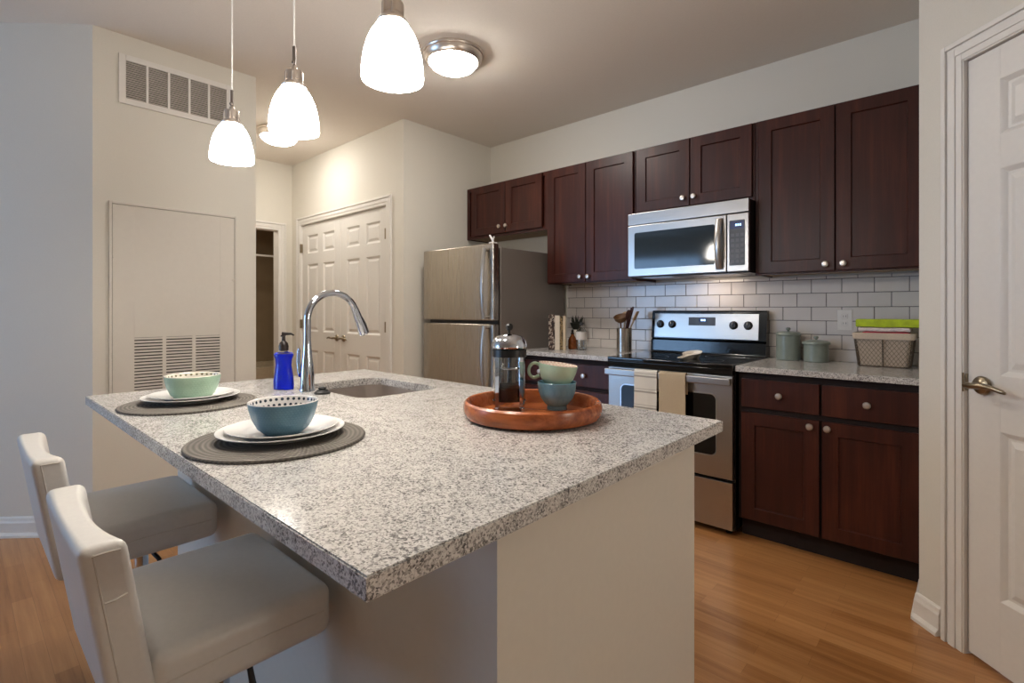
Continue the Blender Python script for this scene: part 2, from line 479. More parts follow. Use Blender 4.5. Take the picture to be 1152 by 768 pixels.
# vent closet block and its hallway side
struct(B().box(VX - .1, VX, VY0, VY1, 0, H).out('wall_vent', 'wall'), 'off white wall holding the vent grille and access panel', 'wall')
struct(B().box(Wl, VX - .1005, VY1 - .1, VY1, 0, H).out('wall_hall_side', 'wall'), 'off white hallway side wall', 'wall')
# hallway end wall with bathroom opening y -1.90..-1.13
b = B().box(Wl - .12, Wl, -2.3, -1.90, 0, H).box(Wl - .12, Wl, -1.135, -.03, 0, H).box(Wl - .12, Wl, -1.90, -1.135, 2.04, H)
struct(b.out('wall_hall_end', 'wall'), 'off white wall at the end of the hallway', 'wall')
# bathroom shell
b = B().box(-7.62, -7.5, -2.3, -.03, 0, H).box(-7.5, Wl - .1205, -.15, -.03, 0, H).box(-7.5, Wl - .1205, -2.42, -2.3, 0, H)
struct(b.out('wall_bathroom', 'bathtile'), 'tan bathroom wall beyond the doorway', 'wall')
# diagonal left wall
DX = -5.0; DY = VY0 - (VX - DX)
b = B().prism([(VX, VY0), (DX, DY), (-6.6, DY), (-6.6, DY + .12), (DX - .05, DY + .12), (VX - .15, VY0)], 0, H)
struct(b.out('wall_left', 'wall'), 'off white angled wall at the left', 'wall')
# kitchen right side wall + diagonal door wall with opening
DS0, DS1, DZ = .19, .965, 2.088
def dprism(bb, s0, s1, z0, z1, t=.12):
    a, c = diag(s0), diag(s1); n = (q * t, q * t)
    bb.prism([a, c, (c[0] + n[0], c[1] + n[1]), (a[0] + n[0], a[1] + n[1])], z0, z1)
b = B(); b.prism([CXY, diag(DS0), (diag(DS0)[0] + .085, diag(DS0)[1] + .085), (Wr + .12, CXY[1] + .05), (Wr + .12, -.0005), (Wr, -.0005)], 0, H)
dprism(b, DS0, DS1, DZ, H); dprism(b, DS1, 1.4, 0, H)
struct(b.out('wall_right', 'wall'), 'off white angled wall around the six panel door', 'wall')
e = diag(1.4)
struct(B().box(e[0], 2.8, e[1], e[1] + .12, 0, H).out('wall_side', 'wall'))
struct(B().box(2.68, 2.8, -7.5, e[1], 0, H).out('wall_far_right', 'wall'))
struct(B().box(-6.72, -6.6, -7.5, DY + .12, 0, H).out('wall_far_left', 'wall'))
wx0, wx1, wz0, wz1 = -6.4, -4.0, .30, 2.35
b = B().box(-6.72, wx0, -7.65, -7.5, 0, H).box(wx1, 2.8, -7.65, -7.5, 0, H).box(wx0, wx1, -7.65, -7.5, 0, wz0).box(wx0, wx1, -7.65, -7.5, wz1, H)
struct(b.out('wall_rear', 'wall'))
wf = B()
for x in (wx0, -5.225, wx1 - .05): wf.box(x, x + .05, -7.62, -7.55, wz0, wz1)
wf.box(wx0, wx1, -7.62, -7.55, wz0, wz0 + .05).box(wx0, wx1, -7.62, -7.55, wz1 - .05, wz1)
wf = struct(wf.out('window_1', 'trim'))
B().box(wx0 + .01, wx1 - .01, -7.59, -7.585, wz0 + .01, wz1 - .01).out('window_glass', 'glass', wf)

# baseboards : profile swept along local x
def baseboard(name, length, loc, rotz, x0=0.):
    b = B(); h, t = .105, .014
    pr = [(0, 0), (-t - .012, 0), (-t - .012, .012), (-t - .004, .022), (-t, .024), (-t, .075), (-t + .004, .085), (-t + .006, .098), (-t + .011, h), (0, h)]
    b.loft([[(x0, y, z) for y, z in pr], [(x0 + length, y, z) for y, z in pr]])
    o = b.out(name, 'trim', angle=12); o.location = loc; o.rotation_euler = (0, 0, rotz)
    return struct(o, 'white moulded baseboard', 'baseboard')
L = 2.10
baseboard('baseboard_left', L - .02, (VX - L * q, VY0 - L * q, 0), PI / 4)
baseboard('baseboard_vent', VY1 - VY0, (VX, VY0, 0), PI / 2)
baseboard('baseboard_right', .11, (CXY[0], CXY[1], 0), -PI / 4, -.010)
baseboard('baseboard_side', .20, (Wr, CXY[1] + .20, 0), -PI / 2)

# door casings: strips around an opening, local frame x along wall, -y out of the wall
def casing(name, x0, x1, ztop, loc, rotz, w=.075, jamb=.10, label=None):
    b = B()
    def strip(xa, xb, za, zb, horiz=False):
        b.box(xa, xb, -.013, 0, za, zb, .002)
    for sx, a in ((-1, x0), (1, x1)):
        lo, hi = (a - w, a) if sx < 0 else (a, a + w)
        b.box(lo, hi, -.012, 0, 0, ztop + w, .002)
        o0, o1 = (lo, lo + .018) if sx < 0 else (hi - .018, hi)
        b.box(o0, o1, -.021, -.0115, 0, ztop + w, .003)
        i0, i1 = (lo + .024, lo + .052) if sx < 0 else (hi - .052, hi - .024)
        b.box(i0, i1, -.0165, -.0115, 0, ztop + w - .024, .002)
        j0, j1 = (a, a + .004) if sx < 0 else (a - .004, a)
        b.box(j0, j1, -.008, jamb, 0, ztop)
    b.box(x0 + .0002, x1 - .0002, -.012, 0, ztop + .0002, ztop + w, .002)
    b.box(x0 - w + .0182, x1 + w - .0182, -.021, -.0115, ztop + w - .018, ztop + w, .003)
    b.box(x0 - w + .0522, x1 + w - .0522, -.0165, -.0115, ztop + w - .052, ztop + w - .024, .002)
    b.box(x0 + .0042, x1 - .0042, -.008, jamb, ztop - .004, ztop)
    o = b.out(name, 'trim', angle=50); o.location = loc; o.rotation_euler = (0, 0, rotz)
    return struct(o, label, 'door trim')

def six_panel(w, h, t=.035, both=True):
    """slab in local coords x 0..w, face at y=0, back at y=t"""
    b = B(); st, mid = .112, .105
    pw = (w - 2 * st - mid) / 2
    rows = [(.235, .235 + .56), (.98, 1.665), (1.775, 1.775 + .185)]
    k = h / 2.07
    rows = [(a * k, c * k) for a, c in rows]
    xs = [(st, st + pw), (st + pw + mid, w - st)]
    # frame
    b.box(0, st, 0, t, 0, h, .0015).box(w - st, w, 0, t, 0, h, .0015)
    b.box(st, w - st, 0, t, 0, rows[0][0]).box(st, w - st, 0, t, rows[0][1], rows[1][0]).box(st, w - st, 0, t, rows[1][1], rows[2][0]).box(st, w - st, 0, t, rows[2][1], h)
    for z0, z1 in rows:
        b.box(st + pw, st + pw + mid, 0, t, z0, z1)
        for x0, x1 in xs:
            b.rings(x0, x1, z0, z1, [(0, 0), (.006, .003), (.016, .011), (.024, .012), (.040, .006), (.044, .004)])
            b.box(x0, x1, .014, t - .002, z0, z1)
    return b

def lever(parent, x, z, d=1, mat='bronze', proj=.052):
    b = B(); b.lathe([(0, 0), (.031, 0), (.032, .004), (.028, .010), (.016, .014), (.011, .02), (.010, proj - .008), (.012, proj), (0, proj + .004)], seg=28, T=Matrix.Translation((x, 0, z)) @ Matrix.Rotation(PI / 2, 4, 'X'))
    pts = [(x - d * .012, -proj, z), (x + d * .02, -proj - .004, z + .002), (x + d * .05, -proj - .004, z + .006), (x + d * .08, -proj + .002, z + .002), (x + d * .105, -proj + .008, z - .006), (x + d * .115, -proj + .012, z - .010)]
    b.tube(pts, [.010, .011, .0095, .008, .0075, .004], 12)
    return b.out('door_handle', mat, parent)

# door_1: right foreground six panel door
dl = diag(0)
d1 = thing('door_1', 'white six panel door at the right with a lever handle', 'door', (CXY[0], CXY[1], 0), -PI / 4); d1['kind'] = 'structure'
six_panel(.762, 2.068).out('door_slab', 'door', d1, angle=20, xform=Matrix.Translation((.197, .006, .012)))
lv = lever(d1, .255, .952); sub(lv, 'satin nickel lever handle on a round rose')
sub(B().box(.1955, .1972, -.004, .03, .925, .985).box(.1865, .1958, -.0100, -.0078, .922, .988, .0008).out('latch_plate', 'bronze', d1), 'metal latch plate at the door edge')
casing('trim_1', DS0, DS1, DZ, (CXY[0], CXY[1], 0), -PI / 4, label='white moulded casing of the door at the right')

# double doors in the hallway
for nm, x0, d, lab in (('door_2', OX0 + .006, -1, 'left leaf of the white six panel double doors in the hallway'), ('door_3', (OX0 + OX1) / 2 + .0015, 1, 'right leaf of the white six panel double doors in the hallway')):
    w = (OX1 - OX0) / 2 - .0075
    dd = thing(nm, lab, 'door', (x0, AY + .012, 0)); dd['kind'] = 'structure'
    six_panel(w, 2.066).out('door_slab', 'door', dd, angle=20, xform=Matrix.Translation((0, 0, .012)))
    lever(dd, w - .062 if d < 0 else .062, .945, d)
    for z in (.30, 1.02, 1.80):
        xh = 0.0 if d < 0 else w
        B().box(xh - .012, xh + .010, -.0245, -.0002, z, z + .09, .002).out('hinge', 'bronze', dd)
casing('trim_2', OX0, OX1, OZ, (0, AY, 0), 0, label='white casing around the double doors')
casing('trim_3', -1.90, -1.135, 2.04, (Wl, 0, 0), PI / 2, label='white casing of the bathroom doorway')

# wall tiles: grout bed and tiles in one mesh
b = B()
TX0, TX1, TZ0, TZ1 = -2.49, Wr - .001, .9145, 1.4075
b.box(TX0, TX1, -.006, -.0003, TZ0, TZ1, mi=1)
tw, th, g = .153, .0812, .0034
z = .9015 - .0812 + .0812; row = 0
z = 1.226 - 4 * th
while z < TZ1:
    off = (-.4085 if row % 2 == 1 else -.4085 + tw / 2)
    k = -20
    while k < 20:
        x0 = max(off + k * tw + g / 2, TX0); x1 = min(off + (k + 1) * tw - g / 2, TX1)
        z0 = max(z + g / 2, TZ0); z1 = min(z + th - g / 2, TZ1)
        if x1 - x0 > .006 and z1 - z0 > .006: b.box(x0, x1, -.0095, -.0055, z0, z1, .0014, 1, mi=0)
        k += 1
    z += th; row += 1
struct(b.out('wall_backsplash', ['tile', 'grout']), 'white subway tile backsplash with grey grout', 'backsplash')

# ================================================================== CABINETS
def shaker(b, x0, x1, z0, z1, yf, t=.019, st=.066, rail=.064):
    """frame and recessed panel, front at yf, facing -y"""
    b.rings(x0, x1, z0, z1, [(0, yf + t), (0, yf + .0015), (.0015, yf)], fill=False)
    # stiles and rails with slight joint reveal, then panel
    b.box(x0 + .0015, x0 + st, yf, yf + .012, z0 + .0015, z1 - .0015, .0004, 1)
    b.box(x1 - st, x1 - .0015, yf, yf + .012, z0 + .0015, z1 - .0015, .0004, 1)
    b.box(x0 + st, x1 - st, yf, yf + .012, z0 + .0015, z0 + rail, .0004, 1)
    b.box(x0 + st, x1 - st, yf, yf + .012, z1 - rail, z1 - .0015, .0004, 1)
    b.box(x0 + .004, x1 - .004, yf + .0095, yf + t, z0 + .004, z1 - .004)
    b.rings(x0 + st, x1 - st, z0 + rail, z1 - rail, [(0, yf + .002), (.004, yf + .0092)], fill=False)
    return b
def knob(parent, x, yf, z):
    T = Matrix.Translation((x, yf, z)) @ Matrix.Rotation(PI / 2, 4, 'X')
    return B().lathe([(0, 0), (.007, 0), (.006, .008), (.008, .012), (.0155, .016), (.0165, .021), (.013, .026), (0, .028)], seg=20, T=T).out('knob', 'knob', parent)

def wall_cab(label, x0, x1, z0, z1, doors, under='cherry'):
    cx = (x0 + x1) / 2
    t = thing('wall_cabinet', label, 'cabinet', (cx, 0, z0), group='dark wood wall cabinets')
    X = lambda v: v - cx
    Zz = lambda v: v - z0
    b = B().box(X(x0), X(x1), -.286, -.0105 if z0 < 1.5 else -.0005, .012, Zz(z1), mi=0)
    # face frame
    for a_, c_ in ((X(x0) + .0302, X(cx) - .0202), (X(cx) + .0202, X(x1) - .0302)): b.box(a_, c_, -.305, -.286, 0, .032, mi=0).box(a_, c_, -.305, -.286, Zz(z1) - .03, Zz(z1), mi=0)
    b.box(X(x0), X(x0) + .03, -.305, -.286, 0, Zz(z1), .0008, 1, mi=0).box(X(x1) - .03, X(x1), -.305, -.286, 0, Zz(z1), .0008, 1, mi=0)
    b.box(X(cx) - .02, X(cx) + .02, -.305, -.286, 0, Zz(z1), .0008, 1, mi=0)
    b.box(X(x0), X(x0) + .012, -.286, -.0105, 0, .02, mi=0).box(X(x1) - .012, X(x1), -.286, -.0105, 0, .02, mi=0)
    b.box(X(x0) + .012, X(x1) - .012, -.286, -.0105, .008, .013, mi=1)
    b.out('cabinet_box', ['cherry', 'ply'], t)
    for da, dc, kx, kz in doors:
        d = shaker(B(), X(da), X(dc), .022 if z0 > 1.5 else .008, Zz(z1) - .006, -.3245).out('door', 'cherry', t)
        sub(knob(d, X(kx), -.3245, Zz(kz)), 'round satin nickel knob')
    return t
UT = 2.291
wall_cab('short dark cherry wall cabinet above the refrigerator', -3.385, -2.462, 1.835, UT, [(-3.31, -2.906, -2.958, 1.912), (-2.898, -2.509, -2.882, 1.911)])
wall_cab('tall dark cherry wall cabinet between refrigerator and microwave', -2.460, -1.702, 1.408, UT, [(-2.452, -2.100, -2.142, 1.453), (-2.094, -1.716, -2.072, 1.452)])
wall_cab('short dark cherry wall cabinet directly above the microwave', -1.700, -.939, 1.842, UT, [(-1.688, -1.322, -1.360, 1.913), (-1.316, -.952, -1.290, 1.914)])
wall_cab('tall dark cherry wall cabinet above the sage canisters and basket', -.937, Wr - .004, 1.408, UT, [(-.915, -.542, -.582, 1.450), (-.536, -.172, -.502, 1.450)])

def base_cab(label, x0, x1):
    cx = (x0 + x1) / 2
    t = thing('base_cabinet', label, 'cabinet', (cx, 0, 0), group='dark wood base cabinets')
    w = (x1 - x0) / 2
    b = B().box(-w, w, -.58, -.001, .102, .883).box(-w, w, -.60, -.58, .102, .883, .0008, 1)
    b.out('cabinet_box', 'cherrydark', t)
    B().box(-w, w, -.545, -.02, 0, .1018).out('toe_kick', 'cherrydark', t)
    for s in (-1, 1):
        a, c = (-w + .018, -.006) if s < 0 else (.006, w - .008)
        d = B(); d.box(a, c, -.62, -.6003, .700, .848, .0025, 2)
        d = d.out('drawer', 'cherry', t); knob(d, (a + c) / 2 - s * .005, -.62, .774)
        d = shaker(B(), a, c, .112, .672, -.62).out('door', 'cherry', t); knob(d, -.044 if s < 0 else .030, -.62, .642)
    return t
base_cab('dark cherry base cabinet with two drawers right of the stove', -.932, Wr - .004)
base_cab('dark cherry base cabinet between refrigerator and stove', -2.485, -1.706)
tag(B().box(-.936, Wr - .003, -.648, -.0008, .884, .914, .003).out('countertop', 'granite'), 'short grey granite countertop right of the stove under the canisters', 'countertop', 'granite wall countertops')
tag(B().box(-2.492, -1.7045, -.648, -.0008, .884, .914, .003).out('countertop', 'granite'), 'short grey granite countertop between refrigerator and stove', 'countertop', 'granite wall countertops')

# ================================================================== ISLAND
IX0, IX1, IY0, IY1 = -2.248, -.496, -3.122, -2.049
BX0, BX1, BY0, BY1 = -2.215, -.55, -2.858, -2.105
isl = thing('kitchen_island', 'white painted kitchen island base under the grey granite top', 'kitchen island', ((BX0 + BX1) / 2, (BY0 + BY1) / 2, 0))
ix, iy = isl.location.x, isl.location.y
b = B(); P4 = lambda a, c, d, e_: [(a - ix, d - iy), (c - ix, d - iy), (c - ix, e_ - iy), (a - ix, e_ - iy)]
b.prism(P4(BX0, BX1, BY0, BY1), 0, .8838, holes=[P4(BX0 + .02, BX1 - .02, BY0 + .02, BY1 - .02)])
b.out('cabinet_base', 'island', isl)
SX0, SX1, SY0, SY1 = -1.945, -1.495, -2.515, -2.180
hole = rrect(SX0, SX1, SY0, SY1, .06)
b = B().prism([(IX0, IY0), (IX1, IY0), (IX1, IY1), (IX0, IY1)], .884, .914, holes=[hole], bev=.0022)
tag(b.out('island_countertop', 'granite'), 'large grey speckled granite countertop of the kitchen island', 'countertop')
sk = thing('kitchen_sink', 'stainless steel undermount sink set into the granite island', 'sink', ((SX0 + SX1) / 2, (SY0 + SY1) / 2, .70))
sx, sy = sk.location.x, sk.location.y
def lp(ins, z, r): return [(x - sx, y - sy, z - .70) for x, y in rrect(SX0 + ins, SX1 - ins, SY0 + ins, SY1 - ins, r)]
b = B().loft([lp(-.018, .8836, .078), lp(-.018, .8820, .078), lp(-.004, .8800, .064), lp(-.004, .725, .062), lp(.004, .706, .056), lp(.02, .700, .05)][::1], cap0=False)
b.loft([lp(-.018, .8836, .078), lp(-.002, .8836, .062), lp(-.002, .727, .060), lp(.006, .710, .054), lp(.022, .7035, .046)], cap0=False)
b.out('basin', 'sinksteel', sk)
B().lathe([(.045, .0036), (.044, .0052), (.030, .005), (.028, .002), (0, .002)], seg=24).out('drain', 'chrome', sk)

# faucet
FX, FY = -1.790, -2.562
fa = thing('kitchen_faucet', 'tall chrome gooseneck faucet beside the island sink', 'faucet', (FX, FY, .9142))
b = B().lathe([(0, 0), (.027, 0), (.027, .006), (.0245, .010), (.0235, .05), (.021, .09), (.0165, .13), (.0135, .17), (.0125, .2), (.0125, .262), (0, .262)], seg=28)
b.out('faucet_body', 'chrome', fa)
pts = []; Rr = .100; cz = .258
pts.append((0, 0, .245))
for a in range(180, 17, -9):
    t = math.radians(a); pts.append((0, Rr + Rr * math.cos(t), cz + Rr * math.sin(t)))
B().tube(pts, .0125, 16).out('spout', 'chrome', fa)
p = Vector(pts[-1]); dr = (Vector(pts[-1]) - Vector(pts[-2])).normalized()
b = B().tube([p - dr * .012, p, p + dr * .004, p + dr * .03, p + dr * .085, p + dr * .095, p + dr * .098], [.0135, .0145, .0145, .016, .0205, .0205, .017], 18)
sh = b.out('spray_head', 'chrome', fa)
B().tube([p + dr * .03 + Vector((0, .0155, .004)), p + dr * .06 + Vector((0, .0185, .004)), p + dr * .088 + Vector((0, .020, .002))], [.003, .005, .004], 8).out('spray_button', 'black', sh)
b = B().cyl((-.018, 0, .055), (-.045, 0, .055), .012, 16).tube([(-.045, 0, .05), (-.052, -.004, .07), (-.055, -.008, .105), (-.050, -.008, .145), (-.048, -.008, .155)], [.011, .010, .007, .006, .003], 12)
b.out('lever_handle', 'chrome', fa)
# stopper
st_ = thing('sink_stopper', 'small black rubber sink stopper beside the faucet foot', 'sink stopper', (-1.697, -2.553, .9142))
B().lathe([(0, 0), (.027, 0), (.027, .006), (.020, .010), (.018, .014), (0, .015)], seg=24).out('stopper_disc', 'rubber', st_)
B().tube([(-.010 + .010 * math.cos(t) + .01, .010 * math.sin(t), .019 + .0 * t) for t in [i * 2 * PI / 12 for i in range(13)]], .004, 6).cyl((0, 0, .014), (0, 0, .02), .006, 10).out('grip', 'rubber', st_)

# soap bottle
so = thing('soap_bottle', 'clear pump bottle of bright blue dish soap beside the faucet', 'soap bottle', (-1.892, -2.603, .9142), math.radians(35))
def oval(a, c, z): return [(a * math.cos(2 * PI * i / 28), c * math.sin(2 * PI * i / 28), z) for i in range(28)]
prof = [(.036, .024, 0), (.038, .026, .004), (.038, .026, .03), (.034, .024, .06), (.029, .022, .09), (.031, .023, .112), (.037, .025, .126), (.035, .023, .135), (.020, .016, .139)]
b = B().loft([oval(a, c, z) for a, c, z in prof] + [oval(.014, .014, .141), oval(.013, .013, .143)])
b.out('bottle', 'clearplastic', so)
b = B().loft([oval(a - .0025, c - .0025, max(z, .0015)) for a, c, z in prof[:7]] + [oval(.032, .0205, .1325)])
sub(b.out('liquid_soap', 'soap', so), 'bright blue dish soap')
b = B().lathe([(0, .1432), (.0165, .1432), (.0175, .160), (.0145, .172), (.007, .180), (.0055, .200), (0, .200)], seg=20)
b.tube([(.004, 0, .198), (-.006, 0, .201), (-.004, 0, .206), (.03, 0, .206), (.040, 0, .201)], [.007, .008, .007, .004, .003], 10)
sub(b.out('pump', 'darkpump', so), 'dark brown pump head')

# ================================================================== PLACE SETTINGS
def bowl(name, label, loc, mats, r, h, rf, group):
    t = thing(name, label, 'bowl', loc, group=group)
    out = [(0, .0), (rf - .004, 0), (rf, .003), (rf + (r - rf) * .40, h * .20), (rf + (r - rf) * .74, h * .50), (rf + (r - rf) * .93, h * .80), (r, h - .001), (r - .0015, h + .0008), (r - .004, h - .001)]
    inn = [(rf + (r - rf) * .93 - .004, h * .80), (rf + (r - rf) * .74 - .005, h * .50), (rf + (r - rf) * .34 - .004, h * .23), (rf * .6, h * .12), (0, h * .10)]
    o = B().lathe(out + inn, seg=56, split=6, mi2=1).out('bowl_body', mats, t)
    return t
def plate(name, label, loc, r, h, group):
    t = thing(name, label, 'plate', loc, group=group)
    pr = [(0, 0), (r * .60, 0), (r * .62, .002), (r * .70, h * .35), (r * .98, h - .003), (r, h - .001), (r * .995, h), (r * .97, h), (r * .72, h * .55), (r * .62, h * .30), (0, h * .26)]
    B().lathe(pr, seg=64).out('plate_body', 'plate', t)
    return t
def setting(cx, cy, blue):
    who = 'blue bowl' if blue else 'mint bowl'
    pm = thing('placemat', 'round braided taupe placemat under the ' + who + ' setting', 'placemat', (cx, cy, .9142), group='round placemats on the island')
    b = B(); n = 14; pr = [(0, 0), (.185, 0), (.187, .003), (.185, .0058)]
    pr += [(.18, .006), (0, .006)]
    b.lathe(pr, seg=72).out('woven_disc', 'mat', pm)
    ox, oy = (-.012, .012) if blue else (-.03, .012)
    plate('dinner_plate', 'larger white plate lying on the placemat under the ' + who, (cx + ox, cy + oy, .9205), .136, .019, 'white plates')
    plate('salad_plate', 'smaller white plate stacked directly under the ' + who, (cx + ox + .004, cy + oy, .9262), .119, .0195, 'white plates')
    if blue: bowl('cereal_bowl', 'textured blue bowl with dark dotted white inside on stacked plates', (cx + .01, cy + .005, .9316), ['bowlblue', 'bluedots'], .074, .072, .042, 'bowls')
    else: bowl('cereal_bowl', 'mint green bowl with dotted white inside on stacked plates', (cx + .005, cy + .005, .9316), ['bowlgreen', 'greendots'], .077, .073, .048, 'bowls')
setting(-1.165, -2.930, True)
setting(-1.820, -2.925, False)

# ================================================================== TRAY, PRESS, MUGS
tr = thing('serving_tray', 'round orange brown wooden tray on the island', 'tray', (-.900, -2.355, .9142), math.radians(20))
b = B().lathe([(0, 0), (.166, 0), (.182, .006), (.189, .018), (.190, .032), (.187, .044), (.181, .049), (.175, .047), (.170, .038), (.168, .020), (.164, .011), (.155, .0085), (0, .0085)], seg=72)
b.out('tray_body', 'traywood', tr)
TZ = .9229
fp = thing('french_press', 'glass and chrome french press coffee maker on the wooden tray', 'coffee press', (-.989, -2.352, TZ), math.radians(42))
b = B().lathe([(0, .018), (.040, .018), (.0445, .022), (.0455, .030), (.0455, .172), (.047, .176), (.0445, .176), (.0432, .172), (.0432, .030), (.040, .0215), (0, .0205)], seg=40)
sub(b.out('beaker', 'glass', fp), 'clear glass beaker')
b = B()
def hoop(z, hh, r=.0470):
    b.lathe([(r, z), (r + .0012, z), (r + .0012, z + hh), (r, z + hh), (r, z)], seg=40)
hoop(.020, .008)
for k in range(4):
    a = math.radians(45 + 90 * k); ca, sa = math.cos(a), math.sin(a)
    T = Matrix.Rotation(a, 4, 'Z')
    b.box(.0465, .0482, -.007, .007, .008, .158, T=T)
    b.box(.0465, .0560, -.006, .006, .0, .012, .002, T=T)
b.lathe([(0, .013), (.046, .013), (.0478, .016), (.0478, .0195), (.046, .0175), (0, .0165)], seg=40)
b.out('metal_frame', 'chrome', fp)
b = B(); hoop(.152, .021, .0483); sub(b.out('collar', 'black', fp), 'black collar under the lid')
b = B().lathe([(0, .1768), (.0485, .1768), (.0505, .180), (.0500, .188), (.046, .200), (.036, .2105), (.018, .216), (.008, .218), (0, .2185)], seg=40)
sub(b.out('lid', 'chrome', fp), 'domed chrome lid')
b = B().cyl((0, 0, .219), (0, 0, .228), .0035, 10).lathe([(0, .227), (.007, .227), (.0105, .233), (.011, .240), (.007, .246), (0, .247)], seg=20)
sub(b.out('plunger_knob', 'black', fp), 'black plunger knob')
B().cyl((0, 0, .125), (0, 0, .176), .0025, 8).lathe([(0, .118), (.042, .118), (.0425, .121), (.042, .124), (0, .125)], seg=36).out('plunger', 'chrome', fp)
B().lathe([(0, .021), (.0405, .0225), (.0425, .03), (.0425, .066), (.03, .072), (.012, .066), (0, .068)], seg=30).out('coffee_grounds', 'coffee', fp)
# handle turned away from the camera
b = B().tube([(0, .0470, .165), (0, .072, .165), (0, .084, .150), (0, .086, .10), (0, .080, .055), (0, .066, .038), (0, .0485, .036)], [.006, .007, .008, .008, .008, .007, .006], 10)
b.out('handle', 'black', fp)

def mug(name, label, loc, mats, r, h, hang, rot=None, group='coffee mugs'):
    t = thing(name, label, 'mug', loc, group=group, rot=rot)
    out = [(0, .002), (.022, .002), (.024, 0), (.0285, 0), (.0285, .006), (.027, .010), (.036, .018), (.0465, .032), (.0530, .050), (r, h - .001), (r - .0012, h + .0006), (r - .003, h - .001)]
    inn = [(.0498, .050), (.0430, .033), (.032, .021), (.018, .0165), (0, .016)]
    B().lathe(out + inn, seg=48, split=9, mi2=1).out('mug_body', mats, t)
    T = Matrix.Rotation(hang, 4, 'Z')
    hp = [(.0520, 0, h - .010)]
    for a in range(110, -131, -12):
        t_ = math.radians(a); hp.append((.066 + .0165 * math.cos(t_), 0, h - .026 + .021 * math.sin(t_)))
    hp.append((.0500, 0, h - .0400))
    b = B().tube(hp, .0048, 10, T=T)
    b.out('handle', mats[0], t)
    return t
mug('coffee_mug', 'teal blue footed mug standing on the wooden tray under the mint mug', (-.894, -2.252, TZ), ['mugblue', 'mugblue'], .056, .078, math.radians(160))
# the mint mug sits tilted in the blue one
right = Vector((math.cos(math.radians(42.26)), math.sin(math.radians(42.26)), 0))
fwd = Vector((-right.y, right.x, 0))
Rm = Matrix.Rotation(math.radians(7), 4, fwd)
mug('coffee_mug', 'mint green mug nested tilted inside the teal mug on the tray', (-.898, -2.255, TZ + .0555), ['muggreen', 'mugin'], .057, .074, math.radians(222), rot=Rm.to_euler())

# ================================================================== BAR STOOLS
def make_stool():
    t = thing('bar_stool', 'x', 'bar stool', (0, 0, 0), group='white leather bar stools')
    hw = .2
    def bend(x, y, z):
        u = x / hw
        lean = (.845 - z) * .155                      # reclines towards the top
        cr = .020 * (1 - u * u) * max(0, min(1, (y + .262) / .064))   # hollow across the width, flat behind
        puff = .004 * (1 - u * u)
        return (x, y + lean - cr, z - (.010 * (1 - u * u) if z > .8 else 0))
    b = B().box(-hw, hw, -.264, -.198, .530, .845, .016, 4, cuts=(12, 1, 8), fn=bend)
    b.out('backrest', 'leather', t, angle=60)
    def sfn(x, y, z):
        top = max(0., (z - .60) / .034)
        u = x / hw; v = (y + .01) / .155
        return (x, y, z + top * (.007 * (1 - u * u) * (1 - v * v)))
    b = B().box(-hw, hw, -.168, .152, .530, .634, .024, 4, cuts=(10, 8, 1), fn=sfn)
    b.out('seat', 'leather', t, angle=60)
    e_ = .0006
    def on(x, y, z): return Vector(bend(x, y, z))
    for sgn in (-1, 1):
        X = sgn * (hw + e_); b = B()
        b.tube([on(X, -.246, .830), on(X, -.230, .831), on(X, -.212, .830)], .0016, 6)
        b.tube([on(X, -.244, .752), on(X, -.232, .752), on(X, -.214, .757)], .0016, 6)
        b.tube([(X, -.15, .585), (X, 0, .588), (X, .13, .585)], .0014, 6)
        b.tube([on(X, -.246, .83), on(X, -.246, .75), on(X, -.246, .62), on(X, -.246, .565)], .0014, 6)
        sub(b.out('stitching', 'seam', t), 'raised stitched seams')
    B().box(-.09, .09, -.09, .09, .508, .5302, .004).out('seat_plate', 'black', t)
    B().lathe([(0, .018), (.026, .018), (.026, .33), (.0175, .335), (.0175, .48), (.024, .49), (.024, .509), (0, .509)], seg=24).out('column', 'chrome', t)
    B().lathe([(0, 0), (.170, 0), (.174, .004), (.168, .010), (.10, .020), (.045, .032), (.030, .045), (0, .045)], seg=48).out('base', 'chrome', t)
    pts = [(.0, .024, .26)] + [(.095 * math.sin(a), .02 + .065 * (1 - math.cos(a)), .26) for a in [i * 2 * PI / 24 for i in range(25)]]
    B().tube(pts[1:], .008, 8).out('footrest', 'chrome', t)
    sub(B().tube([(.02, .0, .500), (.06, .008, .496), (.100, .022, .475), (.112, .026, .430)], [.006, .006, .006, .007], 8).out('lift_lever', 'black', t), 'black height lever')
    return t
s1 = make_stool(); s1.location = (-1.20, -3.040, 0); s1['label'] = 'white leather bar stool nearest the camera, tucked at the blue bowl'
dup(s1, (-1.878, -3.040, 0), 0, 'white leather bar stool farther along the counter, at the mint bowl')

# ================================================================== REFRIGERATOR
FX0, FX1 = -3.290, -2.500
fr = thing('refrigerator', 'stainless steel top freezer refrigerator standing in the alcove', 'refrigerator', ((FX0 + FX1) / 2, -.42, 0))
fx, fy = fr.location.x, fr.location.y
T0 = Matrix.Translation((-fx, -fy, 0))
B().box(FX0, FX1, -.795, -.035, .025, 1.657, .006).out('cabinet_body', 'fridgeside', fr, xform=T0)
B().box(FX0 + .03, FX1 - .03, -.78, -.06, 0, .0252).box(FX0 + .015, FX1 - .015, -.812, -.795, .05, 1.65).out('gasket_and_feet', 'black', fr, xform=T0)
def fdoor(z0, z1, name):
    def fn(x, y, z):
        u = (x - fx) / ((FX1 - FX0) / 2)
        return (x, y - (.010 * (1 - u * u) if y < -.85 else 0), z)
    return B().box(FX0, FX1, -.872, -.812, z0, z1, .010, 3, cuts=(14, 1, 1), fn=fn).out(name, 'steelv', fr, angle=50, xform=T0)
